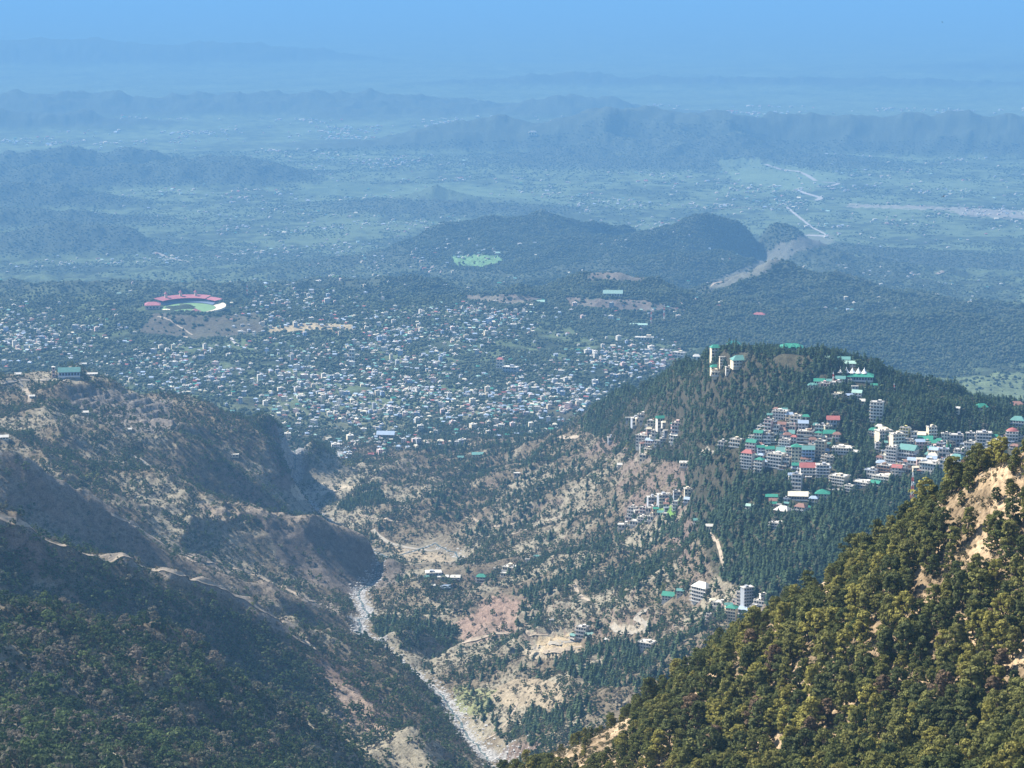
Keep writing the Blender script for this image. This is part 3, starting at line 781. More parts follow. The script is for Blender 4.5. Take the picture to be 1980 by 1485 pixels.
def scatter(name, kind, pts, scale, sxy=None):
    """one object of stuff: many plants of one kind standing on the ground"""
    ms = protos(kind) if isinstance(kind, str) else kind
    pc = bpy.data.collections.new(name + '_shapes')
    for i, me in enumerate(ms): pc.objects.link(bpy.data.objects.new('%s_shape' % name, me))
    n = len(pts)
    me = bpy.data.meshes.new(name); me.vertices.add(n); me.vertices.foreach_set('co', np.asarray(pts, np.float32).ravel())
    g = np.random.default_rng(n)
    a = me.attributes.new('sc', 'FLOAT_VECTOR', 'POINT')
    sxy = np.ones(n) if sxy is None else sxy
    a.data.foreach_set('vector', np.stack([scale * sxy, scale * sxy, scale], 1).astype(np.float32).ravel())
    a = me.attributes.new('rt', 'FLOAT_VECTOR', 'POINT')
    a.data.foreach_set('vector', np.stack([g.normal(0, .05, n), g.normal(0, .05, n), g.uniform(0, 6.28, n)], 1).astype(np.float32).ravel())
    a = me.attributes.new('pk', 'INT', 'POINT'); a.data.foreach_set('value', g.integers(0, len(ms), n).astype(np.int32))
    o = bpy.data.objects.new(name, me); o['kind'] = 'stuff'; COL.objects.link(o)
    ng = bpy.data.node_groups.new(name + '_nodes', 'GeometryNodeTree')
    ng.interface.new_socket('Geometry', in_out='INPUT', socket_type='NodeSocketGeometry')
    ng.interface.new_socket('Geometry', in_out='OUTPUT', socket_type='NodeSocketGeometry')
    N = ng.nodes.new; L = ng.links.new
    gi = N('NodeGroupInput'); go = N('NodeGroupOutput'); iop = N('GeometryNodeInstanceOnPoints'); ci = N('GeometryNodeCollectionInfo')
    ci.inputs['Collection'].default_value = pc; ci.inputs['Separate Children'].default_value = True; ci.inputs['Reset Children'].default_value = True
    def att(nm, ty):
        k = N('GeometryNodeInputNamedAttribute'); k.data_type = ty; k.inputs['Name'].default_value = nm; return k.outputs['Attribute']
    L(gi.outputs[0], iop.inputs['Points']); L(ci.outputs[0], iop.inputs['Instance']); iop.inputs['Pick Instance'].default_value = True
    L(att('pk', 'INT'), iop.inputs['Instance Index']); L(att('sc', 'FLOAT_VECTOR'), iop.inputs['Scale'])
    e2r = N('FunctionNodeEulerToRotation'); L(att('rt', 'FLOAT_VECTOR'), e2r.inputs[0]); L(e2r.outputs[0], iop.inputs['Rotation'])
    L(iop.outputs[0], go.inputs[0])
    md = o.modifiers.new('plants', 'NODES'); md.node_group = ng
    return o

# ------------------------------------------------------------------ where things grow
def candidates(n, rlo, rhi, tlo=-0.235, thi=0.235, hid=0.004, seed=1):
    g = np.random.default_rng(seed)
    th = g.uniform(tlo, thi, n); r = np.sqrt(g.uniform(rlo * rlo, rhi * rhi, n))
    x = np.sin(th) * r; y = np.cos(th) * r
    z = ground_z(x, y)
    vis = grid_at(VISM, x, y)
    k = vis < hid
    x, y, z, r = x[k], y[k], z[k], r[k]
    u, v = to_px(x, y, z)
    k = (u > -60) & (u < 2040) & (v < 1570)
    return x[k], y[k], z[k], r[k], u[k], v[k]
def thin(x, y, dist):
    """keep points at least about dist apart (dist may vary)"""
    d = np.broadcast_to(np.asarray(dist, float), x.shape); cell = float(d.max()); grid = {}; keep = np.zeros(len(x), bool)
    xi = (x / cell).astype(int); yi = (y / cell).astype(int)
    for i in range(len(x)):
        a, b = xi[i], yi[i]; ok = True
        for p in (a - 1, a, a + 1):
            for q in (b - 1, b, b + 1):
                for j in grid.get((p, q), ()):
                    if (x[i] - x[j]) ** 2 + (y[i] - y[j]) ** 2 < min(d[i], d[j]) ** 2: ok = False; break
                if not ok: break
            if not ok: break
        if ok: keep[i] = True; grid.setdefault((a, b), []).append(i)
    return keep
CLEAR = []      # (x, y, radius) kept free of trees: buildings, roads
def clear_of(x, y):
    ok = np.ones(len(x), bool)
    if not CLEAR: return ok
    for cx, cy, cr in CLEAR: ok &= (x - cx) ** 2 + (y - cy) ** 2 > cr * cr
    return ok
# vegetation zones in picture terms: (polygon, rlo, rhi, deodar, leafy, bare, scrub) densities 0..1, later ones win
ZONES = [
 # left side default
 ([(-100,690),(660,800),(760,1100),(960,1600),(-100,1600)], 1500, 7000, 0, .4, .2, .7),
 ([(120,735),(330,765),(350,840),(240,850),(130,800)], 4800, 5700, .0, .10, .10, .35),
 ([(0,870),(220,985),(420,1085),(560,1135),(560,1170),(330,1105),(60,1010),(-50,990),(-50,860)], 3200, 4050, .0, .06, .22, .5),
 ([(-50,1000),(170,1040),(460,1140),(560,1210),(540,1240),(380,1170),(160,1100),(-50,1070)], 2500, 3600, 0, .10, .2, .7),
 ([(-50,1060),(160,1095),(330,1150),(480,1200),(560,1250),(650,1330),(640,1400),(560,1360),(430,1260),(230,1190),(-50,1120)], 2500, 3500, 0, .85, .08, .8),
 ([(470,790),(590,830),(650,880),(620,930),(555,945),(530,870)], 4900, 6200, .0, .75, .0, .8),
 ([(-50,1120),(150,1150),(440,1280),(640,1420),(800,1600),(-50,1600)], 1500, 2720, 0, .75, .22, .8),
 ([(560,990),(700,1020),(780,1110),(700,1150),(560,1110),(480,1040)], 4200, 4600, .0, .08, .06, .35),
 ([(610,1260),(700,1320),(790,1400),(880,1480),(760,1480),(660,1400)], 2700, 3400, .0, .15, .1, .4),
 # right bank default
 ([(640,860),(1140,800),(1400,900),(1400,1300),(950,1600),(780,1300),(690,1200),(780,1080),(560,980)], 2700, 7000, .004, .22, .14, .75),
 ([(690,1195),(880,1210),(890,1245),(790,1262),(700,1235)], 3600, 4200, .15, .8, .0, .6),
 ([(615,960),(660,930),(735,935),(745,975),(680,995)], 5000, 6200, .25, .75, .0, .3),
 ([(800,800),(1050,815),(1160,900),(1180,980),(1060,1000),(960,1040),(850,1030),(830,960),(900,900),(760,860)], 4400, 7000, .05, .55, .08, .4),
 ([(980,1110),(1080,1060),(1200,1030),(1350,1010),(1420,1060),(1400,1150),(1280,1150),(1180,1140),(1060,1150)], 2900, 4700, .08, .5, .03, .4),
 ([(1010,1130),(1060,1150),(1040,1215),(990,1220)], 3300, 4300, .15, .5, .0, .5),
 ([(1240,1010),(1350,1000),(1420,1050),(1350,1080)], 3300, 4500, .6, .2, .0, .5),
 ([(1080,1250),(1340,1240),(1300,1330),(1150,1330),(1070,1290)], 2800, 3600, .4, .35, .02, .6),
 ([(880,1370),(1000,1370),(1150,1360),(1120,1450),(980,1430),(900,1410)], 2700, 3500, .08, .6, .05, .7),
 ([(940,1270),(1060,1275),(1040,1320),(930,1320)], 3200, 3800, .05, .15, .35, .6),
 ([(1340,1180),(1480,1190),(1420,1240),(1300,1240)], 2600, 3400, .1, .5, .05, .6),
 # brown slide slope
 ([(1060,940),(1180,900),(1280,880),(1330,900),(1230,990),(1120,1040),(1020,1060)], 3800, 5300, .02, .05, .12, .5),
 ([(960,1130),(1010,1160),(1000,1210),(880,1240),(900,1190)], 3300, 4400, .0, .02, .02, .2),
 ([(780,1050),(885,1080),(885,1110),(830,1115),(780,1110)], 4300, 5000, .0, .02, .02, .1),
 # hill-town ridge forest
 ([(1120,830),(1180,740),(1330,670),(1550,640),(1740,700),(2050,760),(2050,900),(1700,960),(1330,1000),(1330,900),(1240,880)], 2700, 6000, .8, .75, .02, .4),
 ([(1160,800),(1240,760),(1320,800),(1330,880),(1240,880),(1160,880)], 3800, 6000, .1, .75, .05, .3),
 ([(1320,960),(1440,915),(1900,900),(1900,1000),(1640,1110),(1500,1180),(1380,1110)], 2500, 3700, .95, .35, .0, .2),
 ([(1320,1010),(1390,1010),(1400,1120),(1320,1130)], 2800, 3700, .15, .25, .1, .5),
 ([(1290,930),(1390,890),(1440,910),(1370,960),(1300,1000)], 3000, 4300, .4, .4, .0, .4),
 ([(1270,985),(1300,975),(1310,1000),(1275,1000)], 3500, 4500, 0, 0, 0, 0),
 ([(1440,880),(1470,830),(1500,800),(1540,805),(1600,830),(1620,850),(1610,900),(1625,935),(1560,940),(1480,918),(1445,905)], 3000, 4500, .10, .14, .04, .3),
 ([(1685,838),(1760,835),(1830,845),(1975,850),(1970,872),(1880,892),(1800,918),(1720,932),(1650,948),(1700,900)], 3000, 4500, .10, .14, .04, .3),
 ([(1020,1222),(1130,1222),(1135,1270),(1010,1275)], 2900, 3800, .02, .02, .0, .05),
 ([(1180,1200),(1265,1200),(1270,1262),(1180,1240)], 2900, 3800, .02, .04, .0, .1),
 ([(925,1335),(1000,1310),(1085,1320),(1110,1360),(1050,1375),(960,1365)], 2900, 3600, .0, .05, .05, .3),
]
ZONES += [
 ([(-20,986),(60,1004),(170,1030),(325,1088),(455,1128),(545,1188),(578,1212),(570,1228),(535,1214),(450,1160),(320,1120),(165,1062),(50,1034),(-20,1014)], 2800, 3600, 0, .015, .04, .35),
 ([(-20,864),(60,881),(160,936),(290,1016),(404,1074),(540,1120),(660,1174),(655,1190),(535,1144),(400,1100),(285,1042),(155,964),(50,907),(-20,887)], 3650, 4200, 0, .02, .05, .35),
 ([(380,962),(500,974),(600,990),(640,986),(705,1008),(745,1041),(740,1056),(690,1036),(600,1018),(500,1004),(390,1000)], 4200, 4950, 0, .02, .04, .3),
 ([(500,1005),(600,1020),(690,1038),(740,1058),(775,1095),(770,1125),(690,1150),(600,1130),(530,1080)], 4150, 4600, 0, .01, .02, .2),
 ([(545,925),(650,885),(700,930),(640,1000),(560,995)], 5000, 6200, 0, .03, .02, .15),
]
def zone(u, v, r):
    D = np.zeros((len(u), 4)); D[:] = (0, .2, .06, .2)
    for z in ZONES:
        m = inpoly(u, v, z[0]) & (r > z[1]) & (r < z[2]); D[m] = z[3:7]
    return D
def plant_fields():
    out = {}
    x, y, z, r, u, v = candidates(620000, 1500, 6900, hid=0.006)
    D = zone(u, v, r)
    nz = fbm(x, y, 130, 3); nz2 = fbm(x + 999, y - 99, 130, 3)
    dr = grid_at(DRIV, x, y)
    base_ok = (dr > 24) & clear_of(x, y)
    gr = np.random.default_rng(11).random(len(x))
    patch = sstep(-.25, .3, nz)
    # dense where the zone is dense, patchy otherwise
    def pr(d, n): return np.where(d > .7, d, d * (0.15 + 2.2 * sstep(-.2, .35, n)))
    k = base_ok & (gr < pr(D[:, 0], nz)); i = np.nonzero(k)[0]; i = i[thin(x[i], y[i], np.where(D[i, 0] > .7, 6.0, 8.4))]; out['deodar'] = (x[i], y[i], z[i], r[i], u[i], v[i])
    gr = np.random.default_rng(12).random(len(x))
    k = base_ok & (gr < pr(D[:, 1], nz2)); i = np.nonzero(k)[0]; i = i[thin(x[i], y[i], np.where((D[i, 1] > .65) & (r[i] > 2800), 5.6, 8.6))]; out['leafy'] = (x[i], y[i], z[i], r[i], u[i], v[i])
    gr = np.random.default_rng(13).random(len(x))
    k = base_ok & (gr < pr(D[:, 2], -nz)); i = np.nonzero(k)[0]; i = i[thin(x[i], y[i], 8.0)]; out['bare'] = (x[i], y[i], z[i], r[i], u[i], v[i])
    gr = np.random.default_rng(14).random(len(x))
    k = (dr > 18) & clear_of(x, y) & (gr < .55 * D[:, 3] * (0.4 + patch)); i = np.nonzero(k)[0]; i = i[thin(x[i], y[i], 4.0)]; out['scrub'] = (x[i], y[i], z[i], r[i], u[i], v[i])
    return out
# ------------------------------------------------------------------ roads, paths, walls draped over the ground
def ribbon(name, pts, width, material, lift=.5, rlo=0, rhi=1e9, kind='structure', label=None, cat=None, clear=True, drop=0.0):
    P = []
    for (a, b) in zip(pts[:-1], pts[1:]):
        n = max(2, int(math.hypot(b[0] - a[0], b[1] - a[1]) / 4))
        for t in np.linspace(0, 1, n, endpoint=False): P.append((a[0] + (b[0] - a[0]) * t, a[1] + (b[1] - a[1]) * t))
    P.append(pts[-1])
    W = [hit(u, v, rlo, rhi) for u, v in P]
    # smooth and drop outliers in range
    Q = [W[0]]
    for p in W[1:]:
        if math.hypot(p[0] - Q[-1][0], p[1] - Q[-1][1]) < 220: Q.append(p)
    Q = np.array(Q)[:, :2]
    for _ in range(3):
        if len(Q) > 4: Q[1:-1] = (Q[:-2] + 2 * Q[1:-1] + Q[2:]) / 4
    # resample
    d = np.concatenate([[0], np.cumsum(np.hypot(*(Q[1:] - Q[:-1]).T))]); n = max(3, int(d[-1] / 5)); s = np.linspace(0, d[-1], n)
    X = np.interp(s, d, Q[:, 0]); Y = np.interp(s, d, Q[:, 1])
    tx = np.gradient(X); ty = np.gradient(Y); L = np.hypot(tx, ty) + 1e-9; nx, ny = -ty / L, tx / L
    wv = width / 2 * (1 + .25 * gnoise(s / 25, s * 0 + 3))
    V = []; cols = 5
    for k in range(cols):
        o = (k / (cols - 1) * 2 - 1) * wv; V.append(np.stack([X + nx * o, Y + ny * o], 1))
    V = np.stack(V, 1).reshape(-1, 2)
    zg = ground_z(V[:, 0], V[:, 1]).reshape(n, cols); zt = np.maximum(zg, zg.mean(1, keepdims=True) * .5 + zg * .5) + lift
    me = bpy.data.meshes.new(name); me.from_pydata([(V[i, 0], V[i, 1], zt.reshape(-1)[i]) for i in range(len(V))], [], [(i * cols + k, i * cols + k + 1, (i + 1) * cols + k + 1, (i + 1) * cols + k) for i in range(n - 1) for k in range(cols - 1)])
    me.materials.append(material); o = bpy.data.objects.new(name, me); COL.objects.link(o); o['kind'] = kind
    if clear:
        for i in range(0, n, 2): CLEAR.append((X[i], Y[i], width * .5 + 3.0))
    return o
FARG = mat('river_gravel_far', (0.36, 0.34, 0.31), .95, .2, .02); DUST = mat('dusty_track', (0.34, 0.28, 0.21), .95, .2, .1); PALEP = mat('pale_road', (0.30, 0.27, 0.22), .9, .15, .1); TAR = mat('town_road', (0.40, 0.38, 0.35), .9, .15, .1)
for w, m, pts, rlo, rhi in [
 (7, PALEP, [(0,742),(40,735),(100,735),(130,736)], 4500, 5800),
 (7, PALEP, [(228,732),(248,738),(260,742),(300,748),(322,754)], 4500, 5800),
 (5, DUST, [(322,754),(305,762),(305,772),(318,785)], 4500, 5800),
 (5, PALEP, [(36,735),(44,745),(40,750),(62,770)], 4500, 5800),
 (8, DUST, [(50,752),(60,770),(56,778)], 4500, 5800),
 (8, PALEP, [(258,882),(275,890),(290,904)], 4300, 5200), (6, PALEP, [(290,904),(270,912),(250,920)], 4300, 5200),
 (5, DUST, [(510,850),(528,862),(540,885)], 4600, 5700),
 (6, DUST, [(0,1000),(20,1008),(60,1019),(110,1031),(168,1046),(236,1073),(323,1104),(387,1124),(455,1144),(500,1177),(545,1203)], 2800, 3700),
 (5, DUST, [(215,995),(250,1012),(290,1031),(323,1058),(365,1075),(404,1088),(471,1104),(539,1132),(600,1162),(660,1186)], 3700, 4300),
 (5, DUST, [(330,1060),(370,1085),(420,1100)], 3500, 4300),
 (5, DUST, [(572,1222),(612,1258),(560,1225)], 2900, 3600),
 (9, PALEP, [(720,1025),(750,1050),(780,1058),(830,1065),(850,1062)], 4200, 5400),
 (5, DUST, [(690,995),(740,1005),(780,1010)], 4600, 5800),
 (4, DUST, [(930,1060),(1000,1030),(1080,1000),(1150,985)], 3900, 5300),
 (4, DUST, [(900,1000),(960,1020),(1000,1012)], 4300, 5600),
 (9, PALEP, [(1182,1212),(1200,1222),(1225,1225),(1250,1220),(1255,1210),(1232,1200),(1228,1190),(1250,1183)], 2800, 3700),
 (9, PALEP, [(1030,1255),(1060,1246),(1110,1240)], 2900, 3700), (7, DUST, [(1050,1262),(1090,1258),(1125,1250)], 2900, 3700),
 (5, DUST, [(890,1245),(960,1225),(1000,1225),(1060,1228)], 3200, 4100),
 (6, DUST, [(1110,1130),(1120,1150),(1140,1165)], 3200, 4100),
 (4, DUST, [(1372,1030),(1385,1045),(1392,1065)], 3000, 3900), (4, DUST, [(1392,1065),(1396,1085),(1398,1100)], 2900, 3800),
 (4, DUST, [(1000,1360),(990,1385),(960,1420),(940,1430)], 2800, 3500),
 (5, DUST, [(1085,825),(1100,840),(1120,845)], 5000, 6800), (9, DUST, [(1080,845),(1100,848),(1118,846)], 5000, 6800),
 (6, PALEP, [(1355,876),(1380,878),(1420,872)], 3300, 4200),
 (6, TAR, [(1555,944),(1580,948),(1610,946),(1640,950)], 3000, 3900),
 (16, PALEP, [(700,650),(716,668),(724,690),(740,700)], 7200, 9200), (12, TAR, [(1010,712),(1050,722),(1085,740)], 7200, 9200), (10, PALEP, [(685,813),(700,828),(708,845)], 6000, 7600),
 (12, TAR, [(930,790),(980,782),(1030,776)], 6400, 8200), (8, DUST, [(305,612),(330,620),(360,640),(372,648)], 8500, 9500), (14, DUST, [(355,650),(380,660),(420,655),(440,652)], 8300, 9400),
 (12, TAR, [(440,650),(460,668),(475,672)], 7800, 9200),
 (45, FARG, [(1480,318),(1500,325),(1510,328),(1550,333),(1562,340),(1578,350)], 19000, 29000), (40, FARG, [(1590,352),(1625,355),(1600,361),(1580,362)], 18000, 27000), (50, FARG, [(1540,367),(1560,375),(1590,383),(1578,388)], 17000, 25000),
 (16, DUST, [(1640,396),(1760,400),(1850,405),(1985,412)], 16500, 22000), (30, DUST, [(1860,414),(1920,416),(1985,420)], 16500, 22000), (12, DUST, [(1380,404),(1440,401),(1550,400)], 16500, 22000),
 (25, FARG, [(1520,400),(1545,420),(1570,440),(1600,455)], 14500, 21000), (90, FARG, [(1600,457),(1560,455),(1530,462)], 14000, 20000), (12, DUST, [(1400,545),(1380,549),(1365,556)], 9000, 18000), (25, DUST, [(1810,530),(1860,512),(1900,505)], 11000, 17000),
 (30, PALEP, [(300,488),(330,500),(365,507)], 13000, 18000)]:
    ribbon('path' if m is DUST else 'road', pts, w, m, rlo=rlo, rhi=rhi, lift=.5 if rlo < 9000 else 2.0)
# stream water threading the boulder bed
def stream():
    o = 0
    V = []; n = len(RIVXY)
    X = RIVXY[:, 0].copy(); Y = RIVXY[:, 1].copy()
    s = np.concatenate([[0], np.cumsum(np.hypot(np.diff(X), np.diff(Y)))]); m = int(s[-1] / 6); t = np.linspace(0, s[-1], m)
    X = np.interp(t, s, X) + 7 * gnoise(t / 45, t * 0); Y = np.interp(t, s, Y) + 7 * gnoise(t / 45, t * 0 + 9)
    tx, ty = np.gradient(X), np.gradient(Y); L = np.hypot(tx, ty); w = 1.9 + 1.3 * gnoise(t / 30, t * 0 + 5)
    for sgn in (-1, 1):
        x = X - ty / L * w * sgn; y = Y + tx / L * w * sgn; V.append(np.stack([x, y, ground_z(X, Y) + .9], 1))
    Vv = np.stack(V, 1).reshape(-1, 3)
    me = bpy.data.meshes.new('river_water'); me.from_pydata([tuple(p) for p in Vv], [], [(2 * i, 2 * i + 1, 2 * i + 3, 2 * i + 2) for i in range(m - 1)])
    me.materials.append(mat('stream_water', (0.07, 0.10, 0.10), .55, spec=.2)); ob = bpy.data.objects.new('river_water', me); ob['kind'] = 'structure'; COL.objects.link(ob)
    g = np.random.default_rng(4); k = 16000; i = g.integers(0, m, k); q = g.normal(0, 9.0, k)
    x = X[i] - ty[i] / L[i] * q + g.normal(0, 3, k); y = Y[i] + tx[i] / L[i] * q + g.normal(0, 3, k)
    rr = np.hypot(x, y); keep = (grid_at(VISM, x, y) < .006) & (rr < 6400) & ((rr < 4600) | (rr > 5150) | (g.random(k) < .25)); x, y = x[keep], y[keep]
    scatter('river_boulders', stone_meshes((0.40, 0.39, 0.37)) , np.stack([x, y, ground_z(x, y)], 1), .5 + 2.2 * g.random(len(x)) ** 3, g.uniform(.9, 1.7, len(x)))
def stone_meshes(col):
    m = mat('stone_%d' % int(col[0] * 100), col, .95, .25, .6); out = []
    for s in range(4):
        g = np.random.default_rng(s + 70); bm = bmesh.new(); bmesh.ops.create_icosphere(bm, subdivisions=1, radius=1.0)
        for vv in bm.verts: vv.co *= g.uniform(.7, 1.15); vv.co.z *= .7
        me = bpy.data.meshes.new('stone'); bm.to_mesh(me); bm.free(); me.materials.append(m); out.append(me)
    return out
stream()
TOWN_POLY = [(-60,600),(250,650),(480,640),(520,610),(700,590),(900,590),(1100,580),(1180,620),(1300,650),(1320,700),(1180,760),(1130,800),(900,830),(640,840),(480,780),(280,740),(-60,700)]
# ------------------------------------------------------------------ buildings
WALLC = {'white': (0.68, 0.63, 0.55), 'cream': (0.72, 0.62, 0.45), 'grey': (0.38, 0.40, 0.43), 'blue': (0.33, 0.42, 0.56), 'pink': (0.70, 0.50, 0.45), 'brown': (0.30, 0.20, 0.14), 'tan': (0.58, 0.48, 0.34), 'yellow': (0.72, 0.60, 0.25)}
ROOFC = {'green': (0.04, 0.23, 0.155), 'teal': (0.12, 0.27, 0.24), 'red': (0.36, 0.12, 0.105), 'flat': (0.50, 0.47, 0.42), 'grey': (0.40, 0.43, 0.47), 'bluegrey': (0.34, 0.42, 0.52), 'pale': (0.60, 0.57, 0.50), 'brown': (0.24, 0.13, 0.10), 'cream': (0.66, 0.60, 0.45), 'mint': (0.32, 0.48, 0.40)}
def wmat(c): return mat('painted_wall_' + c, WALLC[c], .85, .10, .12)
def rmat(c): return mat('roofing_' + c, ROOFC[c], .6, .10, .2)
GLASS = mat('window_glass', (0.03, 0.04, 0.055), .25, spec=.5)
SLAB = mat('balcony_slab', (0.70, 0.68, 0.64), .85, .12, .2)
TANK = mat('water_tank_plastic', (0.04, 0.04, 0.045), .5)
def boxgeo(x0, x1, y0, y1, z0, z1):
    return ([(x0, y0, z0), (x1, y0, z0), (x1, y1, z0), (x0, y1, z0), (x0, y0, z1), (x1, y0, z1), (x1, y1, z1), (x0, y1, z1)],
            [(0, 3, 2, 1), (4, 5, 6, 7), (0, 1, 5, 4), (1, 2, 6, 5), (2, 3, 7, 6), (3, 0, 4, 7)])
def roofgeo(x0, x1, y0, y1, z, h, kind, t=.25):
    """hip or gable roof with a thickness"""
    my = (y0 + y1) / 2; ins = (x1 - x0) * (.28 if kind == 'hip' else 0.0)
    if kind == 'pyramid': ins = (x1 - x0) * .5 - .01
    V = [(x0, y0, z), (x1, y0, z), (x1, y1, z), (x0, y1, z), (x0, y0, z + t), (x1, y0, z + t), (x1, y1, z + t), (x0, y1, z + t), (x0 + ins, my, z + t + h), (x1 - ins, my, z + t + h)]
    return V, [(0, 3, 2, 1), (0, 1, 5, 4), (1, 2, 6, 5), (2, 3, 7, 6), (3, 0, 4, 7), (4, 5, 9, 8), (5, 6, 9), (6, 7, 8, 9), (7, 4, 8)]
def meshobj(name, geo, material, parent=None):
    me = bpy.data.meshes.new(name); me.from_pydata([tuple(p) for p in geo[0]], [], geo[1])
    for m in (material if isinstance(material, (list, tuple)) else [material]): me.materials.append(m)
    o = bpy.data.objects.new(name, me); COL.objects.link(o)
    if parent: o.parent = parent
    return o
_win = {}
def window_data(w, h):
    k = (round(w, 1), round(h, 1))
    if k not in _win:
        V, Fc = boxgeo(-k[0] / 2, k[0] / 2, -.06, .1, 0, k[1])
        me = bpy.data.meshes.new('window'); me.from_pydata(V, [], Fc); me.materials.append(GLASS); _win[k] = me
    return _win[k]
SHARE = {}
def building(pu, pv, wpx, top, wall, roof, yaw=None, name='building', cat='building', label='', group=None, style=None, deep=.75, x=None):
    """a block of flats standing where the picture has its foot at (pu, pv)"""
    g = random.Random(int(pu * 31 + pv * 7))
    x, y, z = hit(pu, pv); dist = math.sqrt(x * x + y * y + (CAMZ - z) ** 2); mpp = dist / FPX
    yaw = yaw if yaw is not None else g.uniform(-32, 12)
    yr = R(yaw) - math.atan2(x, y)
    w = wpx * mpp / (math.cos(R(yaw)) + deep * abs(math.sin(R(yaw)))); d = w * deep
    d = min(d, w * 1.0, 26)
    htot = max((pv - top), 3) * mpp / .96
    flat = roof in ('flat', 'pale', 'grey')
    kind = 'flat' if flat and (style is None) else (style or g.choice(['hip', 'gable']))
    rh = 0 if kind == 'flat' else min(w * .28, htot * .45)
    hw = max(htot - rh - (0 if kind != 'flat' else d * .14), 2.6)
    n = max(1, int(round(hw / mpp / 6.6)))
    sh = hw / n
    root = bpy.data.objects.new(name, None); COL.objects.link(root)
    root.location = (x + math.sin(-yr) * d * .5 * 1, y + math.cos(yr) * d * .5, z - .3); root.rotation_euler = (0, 0, yr)
    root['label'] = label; root['category'] = cat
    if group: root['group'] = group
    base = -6.0
    x0, x1, y0, y1 = -w / 2, w / 2, -d / 2, d / 2
    meshobj('wall', boxgeo(x0, x1, y0, y1, base, hw), wmat(wall), root)
    bw = 5.0 * mpp
    if wpx >= 9 or n > 1:
        nb = max(1, int(w / bw)); ns = max(1, int(d / bw))
        ww = w / nb * .62; wh = sh * .5
        bal = g.random() < .75 and wpx >= 12
        me = window_data(ww, wh)
        for s in range(n):
            for b in range(nb):
                o = bpy.data.objects.new('window', me); COL.objects.link(o); o.parent = root
                o.location = (x0 + (b + .5) * w / nb, y0 - .05, s * sh + sh * .35)
            if wpx >= 14:
                me2 = window_data(d / ns * .5, wh)
                side = x0 if yaw < 5 else x1
                for b in range(ns):
                    o = bpy.data.objects.new('window', me2); COL.objects.link(o); o.parent = root
                    o.location = (side + (-.05 if side < 0 else .05), y0 + (b + .5) * d / ns, s * sh + sh * .35); o.rotation_euler = (0, 0, -math.pi / 2 if side < 0 else math.pi / 2)
        if bal:
            for s in range(n):
                k = ('bal', round(w, 1), round(sh, 1), round(d, 1))
                if k not in SHARE:
                    dd = min(sh * .55, 2.6)
                    side = -1.2 if yaw < 5 else 0
                    parts = [boxgeo(x0 + side - .2, x1 + .2, y0 - dd, y0 - .08, -.2, .12), boxgeo(x0 + side - .2, x1 + .2, y0 - dd - .1, y0 - dd + .04, .12, sh * .30)]
                    if side: parts += [boxgeo(x0 - 1.4, x0 - .07, y0 - .08, y1, -.2, .12), boxgeo(x0 - 1.45, x0 - 1.3, y0 - .08, y1, .12, sh * .3)]
                    V, Fc = join_geo(parts); m = bpy.data.meshes.new('balcony'); m.from_pydata(V, [], Fc); m.materials.append(SLAB if g.random() < .75 else wmat(wall)); SHARE[k] = m
                o = bpy.data.objects.new('balcony', SHARE[k]); COL.objects.link(o); o.parent = root; o.location = (0, 0, s * sh + .02)
    ov = .5 + w * .03
    if kind == 'flat':
        e = .35
        V, Fc = join_geo([boxgeo(x0 - ov, x1 + ov, y0 - ov, y1 + ov, hw + .003, hw + .35), boxgeo(x0 - .1, x1 + .1, y0 - .1, y0 + .2, hw + .353, hw + 1.2), boxgeo(x0 - .1, x0 + .2, y0 + .21, y1, hw + .353, hw + 1.2), boxgeo(x1 - .2, x1 + .1, y0 + .21, y1, hw + .353, hw + 1.2)])
        meshobj('roof', (V, Fc), rmat(roof), root)
        if wpx > 13:
            a = g.uniform(x0 + w * .2, x1 - w * .3)
            st = meshobj('stair_tower', boxgeo(a, a + w * .26, y0 + d * .3, y0 + d * .75, hw + .352, hw + sh * .62), wmat(wall), root)
            for t in range(g.randint(1, 3)):
                tx = g.uniform(x0 + 1.5, x1 - 1.5); ty = g.uniform(y0 + .15 * d, y0 + .28 * d)
                V, Fc = tube([(tx, ty, hw + .35), (tx, ty, hw + 2.2), (tx, ty, hw + 2.5)], [1.0, 1.0, .5], 8); meshobj('water_tank', (V + [(tx, ty, hw + 2.5)], Fc + [(16 + k, 16 + (k + 1) % 8, 24) for k in range(8)]), TANK, root)
    elif kind == 'multi':
        meshobj('roof', roofgeo(x0 - ov, x1 + ov, y0 - ov, y1 + ov, hw + .003, rh * .7, 'hip'), rmat(roof), root)
        for a in (-.3, .05, .33):
            meshobj('dormer', roofgeo(a * w - w * .11, a * w + w * .11, y0 - ov * 1.3, y0 + d * .45, hw + rh * .25, rh * .6, 'pyramid'), rmat(roof), root)
    elif kind == 'round':
        V = []; Fc = []; sg = 16
        for zz, rr in ((hw, w * .56), (hw + .3, w * .56), (hw + rh * .6, w * .36), (hw + rh * .95, w * .12), (hw + rh, 0.01)):
            V += [(rr * math.cos(2 * math.pi * k / sg), rr * math.sin(2 * math.pi * k / sg) * deep, zz) for k in range(sg)]
        for a in range(4): Fc += [(a * sg + k, a * sg + (k + 1) % sg, (a + 1) * sg + (k + 1) % sg, (a + 1) * sg + k) for k in range(sg)]
        meshobj('roof', (V, Fc), rmat(roof), root)
    else:
        meshobj('roof', roofgeo(x0 - ov, x1 + ov, y0 - ov, y1 + ov, hw + .003, rh, kind), rmat(roof), root)
    cx, cy = x, y
    cx -= math.sin(yr) * d * .5; cy += math.cos(yr) * d * .5; CLEAR.append((cx, cy, w * .55 + 2)); cx, cy = x, y; u_ = math.hypot(cx, cy)
